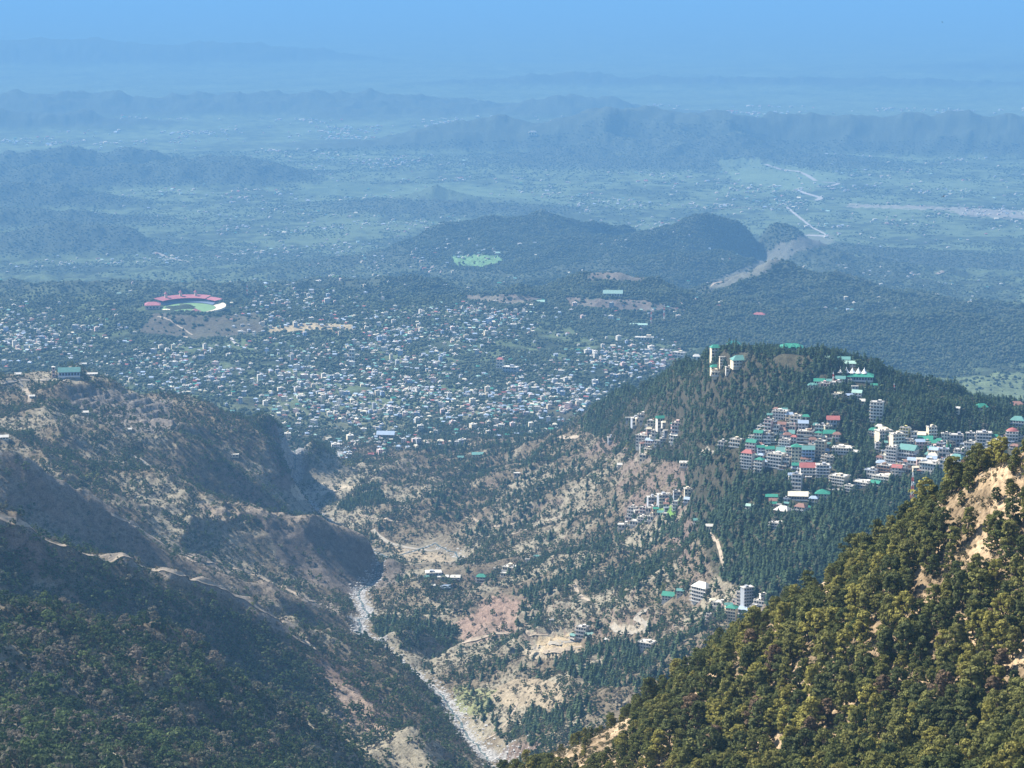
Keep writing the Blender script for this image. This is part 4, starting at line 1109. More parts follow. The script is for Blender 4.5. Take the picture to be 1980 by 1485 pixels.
    if not 1340 < pu < 1440 or pv > 730: CLEAR.append((cx - cx / u_ * (d * .3 + 6), cy - cy / u_ * (d * .3 + 6), w * .36 + 2))
    return root
# (u, foot v, width, top v, wall, roof, yaw, style)
HILLTOWN = [
 (1465,856,19,833,'white','green',-14,'gable'),(1451,874,22,851,'white','green',-20,'gable'),(1443,906,27,871,'white','red',-24,'hip'),(1466,914,20,885,'white','green',-26,'pyramid'),
 (1471,882,15,862,'blue','green',8,'gable'),(1489,879,19,864,'white','green',10,'gable'),(1497,904,36,876,'white','flat',-26,None),(1540,898,20,860,'cream','green',2,'pyramid'),(1563,894,24,864,'blue','teal',4,'gable'),
 (1540,917,17,896,'blue','green',4,'gable'),(1562,923,30,897,'white','red',5,'gable'),(1591,923,26,898,'grey','flat',4,None),(1585,884,22,852,'tan','flat',-18,None),(1604,902,17,883,'tan','flat',-18,None),
 (1618,938,38,918,'cream','pale',-28,None),(1540,947,20,917,'grey','flat',-10,None),(1484,839,17,811,'pink','flat',-20,None),(1507,812,32,793,'white','flat',-18,None),(1488,816,10,800,'mint' if False else 'white','teal',0,'gable'),
 (1538,824,22,803,'cream','flat',-12,None),(1553,837,19,814,'grey','bluegrey',2,'gable'),(1611,828,24,806,'grey','red',3,'gable'),(1586,835,17,821,'grey','flat',0,None),(1582,854,15,834,'cream','green',-12,'pyramid'),
 (1604,848,22,833,'brown','green',4,'gable'),(1556,854,32,832,'brown','flat',-10,None),(1534,858,14,842,'white','red',-20,'hip'),(1516,868,24,850,'white','flat',-14,None),(1522,845,27,833,'grey','teal',0,'gable'),
 (1483,857,15,842,'grey','grey',-5,None),(1514,883,30,867,'brown','teal',-8,'gable'),(1521,900,14,884,'white','flat',-24,None),(1628,878,40,863,'white','pale',-8,None),(1396,869,19,853,'white','flat',-18,None),(1421,864,26,848,'cream','flat',-26,None),
 (1333,958,20,944,'cream','flat',6,None),(1543,967,36,953,'brown','cream',0,'gable'),(1590,967,27,948,'cream','green',0,'pyramid'),(1509,1003,36,980,'brown','pale',-30,'hip'),(1545,1004,26,975,'white','brown',-26,'hip'),
 (1563,990,11,978,'white','green',0,'pyramid'),(1496,983,13,971,'white','green',10,'gable'),(1492,965,22,957,'brown','green',0,'gable'),(1448,986,16,975,'white','mint',-20,'gable'),(1500,1022,32,1009,'white','flat',-20,None),
 (1694,816,26,777,'white','flat',-9,None),(1699,834,17,821,'cream','pale',-18,'hip'),(1687,842,17,828,'white','green',-10,'hip'),(1713,852,34,831,'cream','flat',28,None),(1737,866,28,838,'cream','flat',24,None),(1748,845,19,826,'yellow','flat',-15,None),
 (1781,858,41,845,'brown','green',0,'gable'),(1777,847,24,836,'pink','cream',0,'gable'),(1803,851,20,825,'cream','flat',22,None),(1828,862,16,838,'white','flat',0,None),(1828,869,18,860,'grey','green',0,'gable'),(1849,864,24,840,'grey','flat',2,None),
 (1876,857,16,837,'white','flat',0,None),(1902,868,27,836,'grey','flat',0,None),(1925,853,14,841,'cream','green',0,'gable'),(1873,878,24,855,'white','flat',-20,None),(1957,852,22,829,'white','red',0,'round'),(1966,831,28,807,'white','teal',-10,'hip'),
 (1900,799,26,782,'cream','green',18,'hip'),(1850,800,11,787,'cream','pale',-12,'gable'),(1966,792,26,778,'pink','brown',0,'hip'),(1855,882,22,868,'white','flat',-10,None),(1846,908,30,880,'white','teal',-26,'hip'),(1804,886,19,866,'cream','bluegrey',-12,'gable'),
 (1752,892,38,862,'white','teal',-24,'gable'),(1722,901,24,864,'white','flat',-20,None),(1763,905,19,886,'white','bluegrey',-10,'gable'),(1793,917,42,893,'white','pale',-26,None),(1823,912,18,889,'white','flat',-22,None),(1733,922,22,900,'white','red',-16,'gable'),
 (1708,918,30,898,'brown','flat',-22,None),(1681,924,27,907,'white','grey',-28,None),(1703,932,38,918,'white','pale',-24,None),(1663,943,42,929,'white','pale',-28,None),(1655,882,15,871,'pink','pale',-20,'gable'),(1690,939,24,930,'white','green',-25,'gable'),(1640,950,20,938,'white','pale',-25,None),
 (1385,696,22,668,'cream','green',14,'hip'),(1420,674,28,660,'cream','green',12,'hip'),(1383,721,18,706,'cream','green',14,'hip'),(1397,707,12,690,'cream','flat',10,None),(1432,708,34,689,'cream','teal',16,'hip'),(1410,720,14,709,'white','flat',8,None),(1388,727,24,717,'cream','pale',0,None),(1347,702,14,686,'cream','pale',0,'hip'),
 (1530,684,42,664,'white','green',0,'multi'),(1600,698,9,689,'white','mint',0,'gable'),(1630,700,26,691,'white','teal',0,'gable'),(1642,708,24,699,'white','mint',0,'gable'),(1663,737,48,722,'grey','green',0,'hip'),
 (1572,753,20,740,'white','teal',0,'multi'),(1584,743,20,733,'white','green',0,'gable'),(1595,756,20,740,'pink','flat',-10,None),(1614,755,22,738,'white','flat',-14,None),(1625,739,18,728,'white','teal',0,'gable'),(1656,770,20,755,'white','mint',-10,'gable'),(1665,782,14,772,'cream','pale',0,'gable'),(1690,750,12,742,'grey','green',0,'gable'),
]
SIDE = [
 (1232,823,22,807,'grey','flat',14,None),(1244,809,20,800,'white','flat',0,None),(1215,816,10,807,'white','flat',0,None),(1260,831,22,812,'cream','flat',-20,None),(1279,829,19,805,'white','green',22,'gable'),(1310,839,28,816,'pink','flat',-18,None),
 (1240,866,29,840,'white','flat',-24,None),(1255,864,18,848,'pink','bluegrey',-20,'gable'),(1270,864,13,851,'white','flat',-20,None),(1284,859,15,847,'grey','flat',0,None),(1269,846,22,831,'white','flat',-14,None),(1287,845,12,834,'white','flat',0,None),(1304,856,24,837,'white','pale',-30,'gable'),
 (1253,878,22,866,'cream','pale',-28,None),(1242,894,18,878,'cream','flat',-28,None),(1183,854,15,845,'grey','flat',8,None),(1200,903,13,896,'white','pale',0,'gable'),
 (1286,975,28,955,'grey','flat',14,None),(1262,976,20,960,'grey','pale',14,None),(1309,964,14,950,'grey','flat',8,None),(1222,1001,20,980,'white','flat',-24,None),(1242,999,14,980,'pink','flat',-18,None),(1256,992,15,981,'white','flat',0,None),(1241,1010,20,998,'white','pale',-20,None),(1260,1008,18,997,'white','pale',-15,None),
 (1205,1023,19,1013,'white','pale',0,None),(1228,1017,26,1006,'white','flat',-20,None),(1305,988,12,969,'white','flat',-20,None),(1329,972,17,962,'grey','bluegrey',-20,'gable'),(1328,904,26,893,'cream','pale',0,None),(1348,1013,13,1003,'white','teal',0,'gable'),(1372,1024,14,1014,'white','pale',0,'gable'),
]
ROADSIDE = [
 (1291,1162,28,1146,'white','green',-18,'gable'),(1315,1153,15,1139,'mint' if False else 'white','teal',-10,'gable'),(1350,1163,42,1127,'white','pale',-38,'hip'),(1429,1171,14,1144,'white','flat',-26,None),(1448,1172,26,1135,'grey','flat',28,None),(1390,1174,30,1163,'white','pale',-26,None),
 (1392,1184,14,1172,'pink','flat',-20,None),(1371,1198,14,1186,'pink','flat',-26,None),(1412,1205,24,1171,'cream','green',-20,'pyramid'),(1436,1188,22,1174,'grey','bluegrey',-24,'gable'),(1431,1195,24,1187,'grey','flat',-10,None),(1456,1192,18,1172,'white','flat',-26,None),(1467,1176,26,1160,'white','flat',-26,None),
 (1123,1234,26,1211,'white','flat',-26,None),(1106,1240,14,1226,'white','teal',-40,'gable'),(1141,1235,16,1224,'white','mint',20,'gable'),(1067,1209,8,1198,'white','flat',0,None),(1174,1242,13,1234,'grey','pale',-20,'gable'),(1246,1256,36,1240,'white','pale',-28,None),
]
HAMLET = [
 (839,1113,31,1105,'grey','pale',4,None),(857,1119,20,1113,'grey','pale',0,'gable'),(880,1121,20,1113,'white','pale',-6,'gable'),(825,1119,9,1113,'white','teal',0,'gable'),(862,1143,18,1132,'brown','bluegrey',4,'gable'),(837,1135,9,1130,'brown','pale',0,'gable'),
 (930,1126,20,1111,'brown','green',-10,'hip'),(959,1106,11,1098,'white','flat',-10,None),(983,1105,32,1094,'cream','pale',-30,None),(973,1116,13,1107,'white','pale',-26,None),(1038,1083,13,1073,'white','teal',0,'multi'),(1020,1091,8,1081,'white','flat',0,None),
 (1000,922,12,914,'white','pale',0,None),(891,890,12,882,'white','teal',0,'gable'),(925,883,24,876,'white','teal',0,'gable'),(455,884,13,878,'cream','pale',0,None),(62,769,10,764,'white','pale',0,'gable'),(165,801,12,795,'cream','pale',0,'gable'),(250,833,9,828,'white','pale',0,'gable'),(8,850,16,842,'cream','pale',0,'gable'),
]
RN = {'green': 'green', 'teal': 'teal', 'red': 'red', 'flat': 'flat concrete', 'grey': 'flat grey', 'bluegrey': 'blue-grey', 'pale': 'pale', 'brown': 'brown', 'cream': 'cream', 'mint': 'pale mint'}
def place_list(lst, where, group, name, cat):
    cnt = {}
    order = sorted(lst, key=lambda b: b[0])
    for b in order:
        u, v, w, t, wall, roof, yaw, style = b
        n = max(1, round((v - t) / 7))
        size = 'tall' if n >= 4 else ('low' if n <= 1 else 'mid-height'); 
        key = (size, wall, roof); cnt.setdefault(key, []).append(b)
    for b in lst:
        u, v, w, t, wall, roof, yaw, style = b
        n = max(1, round((v - t) / 7)); size = 'tall' if n >= 4 else ('low' if n <= 1 else 'mid-height')
        g = cnt[(size, wall, roof)]; k = g.index(b) + 1
        lab = '%s %s %s, %s roof' % (size, wall, 'house' if 'house' in cat else 'block', RN[roof])
        if len(g) > 1: lab += ', %s such from left' % ordinal(k)
        lab += ' ' + where
        building(u, v, w, t, wall, roof, yaw, name, cat, lab, group, style)
ORD = ['first', 'second', 'third', 'fourth', 'fifth', 'sixth', 'seventh', 'eighth', 'ninth', 'tenth', 'eleventh', 'twelfth', 'thirteenth', 'fourteenth', 'fifteenth', 'sixteenth', 'seventeenth', 'eighteenth', 'nineteenth', 'twentieth']
def ordinal(n):
    if n <= 20: return ORD[n - 1]
    return '%d%s' % (n, 'th' if 10 <= n % 100 <= 20 else {1: 'st', 2: 'nd', 3: 'rd'}.get(n % 10, 'th'))
place_list(HILLTOWN, 'in the hill town', 'buildings of the hill town', 'apartment_block', 'building')
place_list(SIDE, 'in the left hill villages', 'buildings of the side villages', 'village_house', 'house')
place_list(ROADSIDE, 'above the near right slope', 'buildings beside the lower road', 'roadside_block', 'building')
place_list(HAMLET, 'on the river farm slopes', 'houses of the hamlets by the river', 'farm_house', 'house')

# the smaller houses that close the gaps of the hill town
def infill():
    g = random.Random(44); done = [(b[0], b[1]) for b in HILLTOWN + SIDE + ROADSIDE]; out = []
    for poly, n, wmin, wmax in [([(1440,880),(1470,830),(1500,800),(1540,805),(1590,830),(1620,850),(1600,900),(1620,930),(1560,935),(1480,915),(1445,905)], 70, 11, 19), ([(1685,838),(1760,835),(1830,845),(1975,850),(1970,872),(1880,892),(1800,915),(1720,930),(1650,945),(1700,900)], 85, 11, 20),
                                ([(1215,812),(1300,815),(1318,840),(1290,862),(1250,890),(1235,870),(1240,835)], 16, 9, 15), ([(1205,1005),(1255,975),(1310,960),(1320,985),(1270,1010),(1225,1022)], 14, 9, 15), ([(1370,1170),(1470,1150),(1490,1170),(1440,1195),(1380,1195)], 9, 10, 16), ([(1575,735),(1680,740),(1690,760),(1640,785),(1590,760)], 10, 9, 15), ([(1480,960),(1600,950),(1600,990),(1500,1015)], 8, 10, 18)]:
        k = 0; tries = 0
        while k < n and tries < 3000:
            tries += 1
            u = g.uniform(min(p[0] for p in poly), max(p[0] for p in poly)); v = g.uniform(min(p[1] for p in poly), max(p[1] for p in poly))
            if not bool(inpoly(np.array([u]), np.array([v]), poly)[0]) or any(abs(u - a) < 7.5 and abs(v - b) < 5.5 for a, b in done): continue
            done.append((u, v)); k += 1; w = g.uniform(wmin, wmax)
            out.append((round(u), round(v), w, v - g.choice([7, 8, 10, 13, 17]), g.choice(['white', 'white', 'cream', 'cream', 'tan', 'grey', 'pink', 'brown']), g.choice(['flat', 'flat', 'pale', 'grey', 'bluegrey', 'brown', 'cream', 'teal', 'green']), g.uniform(-30, 20), None))
    place_list([b for b in out if b[0] > 1400], 'inside the hill town', 'small houses of the hill town', 'hill_house', 'small house')
    place_list([b for b in out if b[0] <= 1400], 'in the side villages', 'small houses of the side villages', 'hill_house', 'small house')
infill()

# white tent roof with five peaks
def tents():
    x, y, z = hit(1655, 737); mpp = math.hypot(x, y) / FPX; r = bpy.data.objects.new('tent_pavilion', None); COL.objects.link(r)
    r.location = (x, y + 14, z + 14 * mpp); r.rotation_euler = (0, 0, -math.atan2(x, y))
    m = mat('tent_cloth', (0.82, 0.80, 0.76), .7)
    for k in range(5):
        cx = (k - 2) * 11.5 * mpp - 4; w = 6.6 * mpp; hp = 11 * mpp; V = []; Fc = []; sg = 12
        for zz, rr in ((0, 1), (.12, .82), (.35, .45), (.65, .18), (1, .02)):
            V += [(cx + w * rr * math.cos(2 * math.pi * a / sg), 8 * rr * math.sin(2 * math.pi * a / sg), zz * hp) for a in range(sg)]
        for a in range(4): Fc += [(a * sg + b, a * sg + (b + 1) % sg, (a + 1) * sg + (b + 1) % sg, (a + 1) * sg + b) for b in range(sg)]
        meshobj('tent_peak', (V, Fc), m, r)
        V, Fc = tube([(cx, 0, -14 * mpp), (cx, 0, hp * 1.04)], [.35, .25], 6); meshobj('pole', (V, Fc), SLAB, r)
    r['label'] = 'row of pointed white tent roofs above the green hall on the ridge'; r['category'] = 'tent'
tents()
for pu, pv, rr in ((1515, 688, 16), (1530, 690, 16), (1545, 688, 16), (1640, 742, 14), (1660, 744, 16), (1680, 742, 14), (1655, 730, 18)):
    q = hit(pu, pv); CLEAR.append((q[0], q[1], rr))
# masts
def mast(pu, pv, top, label, colours=((0.6, 0.1, 0.08), (0.75, 0.75, 0.75)), wide=5):
    x, y, z = hit(pu, pv); mpp = math.hypot(x, y) / FPX; H = (pv - top) * mpp; r = bpy.data.objects.new('lattice_mast', None); COL.objects.link(r); r.location = (x, y, z - 3)
    w = wide * mpp * .5; n = 6; ms = [mat('mast_red', colours[0], .6), mat('mast_white', colours[1], .6)]
    for s in range(n):
        a, b = s / n, (s + 1) / n; parts = []; wa, wb = w * (1 - .65 * a), w * (1 - .65 * b); t = .1 * mpp + .12
        c = [(-1, -1), (1, -1), (1, 1), (-1, 1)]
        for i in range(4):
            p, q = c[i], c[(i + 1) % 4]
            parts.append(tube([(p[0] * wa, p[1] * wa, a * H), (p[0] * wb, p[1] * wb, b * H)], [t, t], 4))
            parts.append(tube([(p[0] * wa, p[1] * wa, a * H), (q[0] * wb, q[1] * wb, b * H)], [t * .7, t * .7], 4))
            parts.append(tube([(p[0] * wb, p[1] * wb, b * H), (q[0] * wb, q[1] * wb, b * H)], [t * .7, t * .7], 4))
        meshobj('mast_section', join_geo(parts), ms[s % 2], r)
    V, Fc = tube([(w * .6, -w, H * .62), (w * .6, -w * 1.6, H * .62)], [1.4 * w * .5, 1.5 * w * .5], 10); meshobj('dish', (V, Fc + [tuple(range(10, 20))]), mat('dish_white', (.8, .8, .8), .5), r)
    r['label'] = label; r['category'] = 'mast'; CLEAR.append((x, y, 8)); CLEAR.append((x * .995, y * .995, 8))
mast(1764, 962, 908, 'red and white lattice mast below the hill town', wide=6)
mast(1729, 757, 738, 'slim mast on the ridge right of the white tents', wide=3)
mast(1611, 742, 715, 'pale mast beside the white cluster left of the tents', ((.7, .7, .7), (.7, .7, .7)), wide=3)
mast(478, 570, 547, 'tall thin mast among the houses right of the stadium', ((.7, .7, .7), (.7, .7, .7)), wide=2.5)
mast(1259, 628, 595, 'left one of two thin masts on the wooded ridge', wide=3)
mast(1284, 622, 586, 'right one of two thin masts on the wooded ridge', wide=3)
# fort-like school building on the left hill
def hilltop():
    building(134, 729, 40, 712, 'blue', 'teal', -2, 'hilltop_block', 'building', 'dark banded block with teal roof on top of the left terrace hill', None, 'gable', .4)
    building(104, 730, 6, 709, 'pink', 'pale', 0, 'stair_tower_house', 'tower', 'slim pinkish tower at the left end of the dark banded block', None, 'pyramid', 1.0)
    building(35, 727, 12, 721, 'cream', 'pale', 0, 'hilltop_house', 'house', 'small cream house left of the hilltop block beside the road bend', None, 'gable')
    building(178, 726, 20, 721, 'white', 'pale', 0, 'hilltop_shed', 'shed', 'long low white shed right of the hilltop block', None, 'gable', .4)
    building(160, 707, 14, 702, 'white', 'pale', 0, 'hilltop_shed', 'shed', 'low shed behind the hilltop block with white gables', None, 'gable', .5)
hilltop()

# ------------------------------------------------------------------ stadium
def stadium():
    X, Y, Z = hit(362, 600, 8800, 9600); r = bpy.data.objects.new('cricket_stadium', None); COL.objects.link(r); mpp = math.hypot(X, Y) / FPX
    r.location = (X, Y + 40, Z + 3); r.rotation_euler = (0, 0, -math.atan2(X, Y)); r['label'] = 'cricket stadium with maroon stand roofs and pale open terrace above a bank'; r['category'] = 'stadium'
    A, B = 52 * mpp, 130.0
    def ring(a0, a1, r0, r1, z0, z1, n=24, t=2.0):
        V = []; Fc = []
        for k in range(n + 1):
            a = R(a0 + (a1 - a0) * k / n); ca, sa = math.cos(a), math.sin(a)
            V += [(A * r0 * ca, B * r0 * sa, z0), (A * r1 * ca, B * r1 * sa, z1), (A * r1 * ca, B * r1 * sa, z1 - t), (A * r0 * ca, B * r0 * sa, z0 - t)]
        for k in range(n):
            b = 4 * k
            for i in range(4): Fc.append((b + i, b + 4 + i, b + 4 + (i + 1) % 4, b + (i + 1) % 4))
        Fc += [(0, 1, 2, 3), (4 * n + 3, 4 * n + 2, 4 * n + 1, 4 * n)]
        return V, Fc
    # pitch
    V = [(A * 1.0 * math.cos(R(a)), B * math.sin(R(a)), .6) for a in range(0, 360, 10)] + [(A * math.cos(R(a)), B * math.sin(R(a)), -9) for a in range(0, 360, 10)]
    n = 36; Fc = [tuple(range(n))] + [(k, k + n, (k + 1) % n + n, (k + 1) % n) for k in range(n)]
    meshobj('playing_field', (V, Fc), mat('field_grass', (0.16, 0.27, 0.12), .9, .15, .02), r)
    V = [(x, y, .62) for x, y in ((-14, -4), (14, -4), (14, 4), (-14, 4))]; meshobj('pitch_strip', (V, [(0, 1, 2, 3)]), mat('pitch_clay', (.45, .38, .25), .9), r)
    ROOF = mat('stand_roof_maroon', (0.36, 0.13, 0.145), .6, .1, .05); SEAT = mat('stand_seats', (0.12, 0.16, 0.24), .8); PALE = mat('terrace_concrete', (0.58, 0.52, 0.4), .85, .1, .05)
    meshobj('stand', ring(28, 150, 1.02, 1.30, 3, 16, t=4), SEAT, r)
    meshobj('stand_roof', ring(55, 150, 1.10, 1.50, 19, 26, t=1.2), ROOF, r)
    meshobj('stand_roof', ring(26, 53, 1.10, 1.42, 17, 22, t=1.2), ROOF, r)
    for a in (78, 102, 128):
        ca, sa = math.cos(R(a)), math.sin(R(a)); V, Fc = tube([(A * 1.36 * ca, B * 1.36 * sa, 0), (A * 1.36 * ca, B * 1.36 * sa, 38)], [6, 6], 6)
        o = meshobj('stair_turret', (V, Fc + [tuple(range(6, 12))]), PALE, r)
        V, Fc = tube([(A * 1.36 * ca, B * 1.36 * sa, 38), (A * 1.36 * ca, B * 1.36 * sa, 48)], [9, .3], 6); meshobj('turret_roof', (V, Fc), ROOF, o)
    meshobj('terrace', ring(-52, 24, 1.02, 1.40, 1, 9, t=8), PALE, r)
    V, Fc = join_geo([boxgeo(-A * 1.6, -A * 1.06, 10, 60, -8, 12)]); p = meshobj('pavilion', (V, Fc), wmat('pink'), r)
    meshobj('pavilion_roof', roofgeo(-A * 1.63, -A * 1.03, 2, 68, 12.01, 10, 'hip', .8), ROOF, r)
    p2 = meshobj('clubhouse', boxgeo(A * .08, A * .42, -B * 1.15, -B * .98, -8, 6), wmat('white'), r); meshobj('clubhouse_roof', roofgeo(A * .05, A * .45, -B * 1.2, -B * .95, 6.01, 12, 'pyramid', .6), ROOF, r)
    p3 = meshobj('gatehouse', boxgeo(-A * .95, -A * .68, -B * .75, -B * .55, -8, 9), wmat('cream'), r)
    for k in range(9):
        for q in (0,):
            V, Fc = boxgeo(-A * 1.6 + 4 + k * 13, -A * 1.6 + 11 + k * 13, 9.7, 10, 0, 7)
            if -A * 1.6 + 11 + k * 13 < -A * 1.06: meshobj('window', (V, Fc), GLASS, p)
stadium()

# ------------------------------------------------------------------ lower town houses
HOUSE_CL = [  # (u, v, spread u, spread v, weight, palette)
 (600,700,150,40,1.0),(760,730,140,45,1.4),(900,770,130,35,1.4),(640,770,110,30,1.2),(1080,770,70,25,1.2),(1180,700,60,22,1.3),(1260,690,35,14,1.0),(760,640,110,28,.9),(880,650,120,28,.9),
 (980,612,60,12,.8),(910,603,25,8,.4),(520,610,120,35,.7),(120,660,130,30,1.0),(40,650,60,30,.8),(330,700,110,30,.9),(400,745,90,25,.8),(560,580,90,20,.4),(740,800,80,22,.8),(940,830,100,22,.7),(700,860,60,22,.5),(860,870,80,18,.4),(760,900,90,18,.4),
 (1100,760,40,14,.8),(1120,790,35,10,.6),(1000,790,60,16,.8)]
HW = ['white', 'white', 'white', 'cream', 'cream', 'pink', 'tan', 'grey', 'blue']
HR = [('pale', 'pale roof', 24), ('flat', 'flat concrete roof', 28), ('teal', 'teal roof', 8), ('green', 'green roof', 5), ('red', 'red roof', 5), ('bluegrey', 'blue-grey roof', 12), ('brown', 'brown roof', 10), ('mint', 'pale mint roof', 5), ('cream', 'cream roof', 8), ('grey', 'grey roof', 12)]
def house_geo(w, d, h, roof, g, V0=None):
    """walls and roof of one small house; returns verts, faces, material slots 0 wall 1 roof 2 window"""
    parts = [(boxgeo(-w / 2, w / 2, -d / 2, d / 2, -5, h), 0)]
    if roof in ('flat', 'pale'):
        parts.append((boxgeo(-w / 2 - .4, w / 2 + .4, -d / 2 - .4, d / 2 + .4, h + .003, h + .5), 1))
        a = g.uniform(-.3, .1) * w; parts.append((boxgeo(a, a + w * .3, -d * .1, d * .3, h + .503, h + 3.2), 0))
    else: parts.append((roofgeo(-w / 2 - .8, w / 2 + .8, -d / 2 - .8, d / 2 + .8, h + .003, min(w, d) * .3, g.choice(['hip', 'gable']), .3), 1))
    nf = max(1, int(h / 4.5)); nb = max(2, int(w / 4.5))
    for s in range(nf):
        for b in range(nb):
            cx = -w / 2 + (b + .5) * w / nb; parts.append((boxgeo(cx - w / nb * .27, cx + w / nb * .27, -d / 2 - .08, -d / 2 + .1, s * h / nf + 1.2, s * h / nf + h / nf * .72), 2))
    V = []; Fc = []; mi = []
    for (v, f), m in parts:
        b = len(V); V += v; Fc += [tuple(b + k for k in q) for q in f]; mi += [m] * len(f)
    return V, Fc, mi
def lower_town():
    g = np.random.default_rng(31); pr = random.Random(31)
    P = []
    tot = sum(c[4] for c in HOUSE_CL)
    for cu, cv, su, sv, wt in HOUSE_CL:
        n = int(6200 * wt / tot)
        P += list(zip(g.normal(cu, su * .7, n), g.normal(cv, sv * .7, n)))
    nb = 1100
    P += list(zip(g.uniform(-20, 1320, nb), g.uniform(585, 880, nb)))
    us = np.array([p[0] for p in P]); vs = np.array([p[1] for p in P])
    pts = []
    for u, v in zip(us, vs):
        if not (-30 < u < 1330 and 560 < v < 915): continue
        if 265 < u < 445 and 570 < v < 665: continue
        x, y, z = hit(u, v); r = math.hypot(x, y)
        if r < 6050 or r > 12500: continue
        pts.append((x, y, z, r, u, v))
    pts = np.array(pts)
    # gaps of trees between the quarters
    nz = fbm(pts[:, 0], pts[:, 1], 260, 3)
    nz2 = fbm(pts[:, 0] + 300, pts[:, 1], 110, 3)
    pts = pts[(nz + .7 * nz2 > -.12) | (g.random(len(pts)) < .16)]
    i = thin(pts[:, 0], pts[:, 1], 13.0); pts = pts[i]
    hs = []
    for x, y, z, r, u, v in pts:
        w = pr.uniform(7, 14) * (1.25 if pr.random() < .12 else 1); big = pr.random() < .10
        h = pr.choice([3, 4, 5, 6, 8]) if not big else pr.uniform(12, 20)
        if big: w *= 1.35
        roof = pr.choices(HR, [k[2] for k in HR])[0]; wall = pr.choice(HW)
        if big: roof = pr.choice(HR[:2])
        hs.append(dict(x=x, y=y, z=z, r=r, u=u, v=v, w=w, h=h, d=w * pr.uniform(.6, .95), roof=roof, wall=wall, yaw=pr.uniform(-35, 35), s=w * (h + w * .4) / r / r, tone=(wall, roof[0])))
    # several long landmark roofs
    hs.sort(key=lambda q: -q['s'] * (1 if 8 < q['u'] < 1310 else .01))
    ind, rest = hs[:300], hs[300:]
    bands = [(655, 'at the far edge of the town'), (700, 'in the upper quarter of the town'), (745, 'in the middle of the town'), (790, 'in the lower quarter of the town'), (840, 'at the near edge of the town'), (9999, 'among trees below the town')]
    groups = {}
    for q in ind:
        b = [k for k, bb in enumerate(bands) if q['v'] <= bb[0]][0]; groups.setdefault((b, q['tone']), []).append(q); q['b'] = b
    for gq in groups.values():
        gq.sort(key=lambda q: q['u'])
        for k, q in enumerate(gq): q['k'] = k + 1; q['n'] = len(gq)
    for q in ind:
        V, Fc, mi = house_geo(q['w'], q['d'], q['h'], q['roof'][0], pr)
        big = q['h'] > 11
        o = meshobj('town_block' if big else 'town_house', (V, Fc), [wmat(q['wall']), rmat(q['roof'][0]), GLASS])
        o.data.polygons.foreach_set('material_index', mi)
        o.location = (q['x'], q['y'], q['z']); o.rotation_euler = (0, 0, R(q['yaw']))
        lab = '%s %s, %s' % (q['wall'], 'block' if big else 'house', q['roof'][1])
        if q['n'] > 1: lab += ', %s such from left' % ordinal(q['k'])
        o['label'] = lab + ' ' + bands[q['b']][1]
        o['category'] = 'house'; o['group'] = 'houses of the valley town'
    # the rest as one mass
    mats = [wmat(w) for w in WALLC] + [rmat(k) for k in ROOFC] + [GLASS]
    wi = {w: k for k, w in enumerate(WALLC)}; ri = {w: k + len(WALLC) for k, w in enumerate(ROOFC)}
    AV = []; AF = []; AM = []
    def add(q):
        V, Fc, mi = house_geo(q['w'], q['d'], q['h'], q['roof'][0], pr)
        c, s = math.cos(R(q['yaw'])), math.sin(R(q['yaw'])); b = len(AV)
        AV.extend((q['x'] + a * c - e * s, q['y'] + a * s + e * c, q['z'] + t) for a, e, t in V); AF.extend(tuple(b + k for k in f) for f in Fc)
        AM.extend([(wi[q['wall']], ri[q['roof'][0]], len(mats) - 1)[k] for k in mi])
    for q in rest: add(q)
    o = meshobj('distant_houses', (AV, AF), mats); o.data.polygons.foreach_set('material_index', AM); o['kind'] = 'stuff'
    for q in hs: CLEAR_T.append((q['x'], q['y'], q['w'] * .6))
    print('houses', len(hs))
    # farms and villages of the far plain
    AV.clear(); AF.clear(); AM.clear()
    x, y, z, r, u, v = candidates(60000, 9500, 33000, hid=.0005, seed=77)
    nz = fbm(x, y, 1300, 3) + .5 * fbm(x + 99, y, 300, 2)
    pk = np.clip(.05 + 1.4 * sstep(.1, .55, nz), 0, 1) * np.interp(r, [9500, 14000, 20000, 33000], [.30, .42, .40, .22])
    for cu, cv, su, sv, wt in [(880,250,60,14,.9),(640,480,90,20,.3),(700,410,200,20,.3),(430,345,90,8,.5),(1100,400,80,8,.5),(1300,440,60,14,.9),(1200,475,60,14,.6),(1900,410,70,10,.5),(900,495,60,6,.9),(1650,590,60,12,.8),(1570,600,60,8,.5),(1500,395,80,12,.5),(560,330,60,10,.5),(1900,520,60,30,.25),(310,495,50,8,.5),(620,560,120,20,.5),(1010,600,80,15,.3)]:
        pk = np.maximum(pk, wt * np.exp(-((u - cu) / su) ** 2 - ((v - cv) / sv) ** 2))
    wood = inpoly(u, v, [(1320,600),(1990,610),(1990,700),(1700,714),(1500,680),(1300,640)])
    pk[wood] = 0.0
    pk[(r > 15000) & (z - CAMZ > -2170)] = 0.0
    i = np.nonzero((g.random(len(x)) < pk) & ~inpoly(u, v, TOWN_POLY))[0]
    for j in i:
        far = r[j] / 12000
        w = pr.uniform(9, 20) * max(1, far * .8) * (1.5 if pr.random() < .08 else 1)
        add(dict(x=x[j], y=y[j], z=z[j], w=w, d=w * pr.uniform(.5, .9), h=pr.uniform(4, 9) * max(1, far * .7), roof=pr.choices(HR, [40, 30, 5, 3, 3, 6, 2, 4, 6, 8])[0], wall=pr.choice(HW[:6]), yaw=pr.uniform(-40, 40)))
    o = meshobj('plain_villages', (AV, AF), mats); o.data.polygons.foreach_set('material_index', AM); o['kind'] = 'stuff'
    print('plain', len(i))
CLEAR_T = []
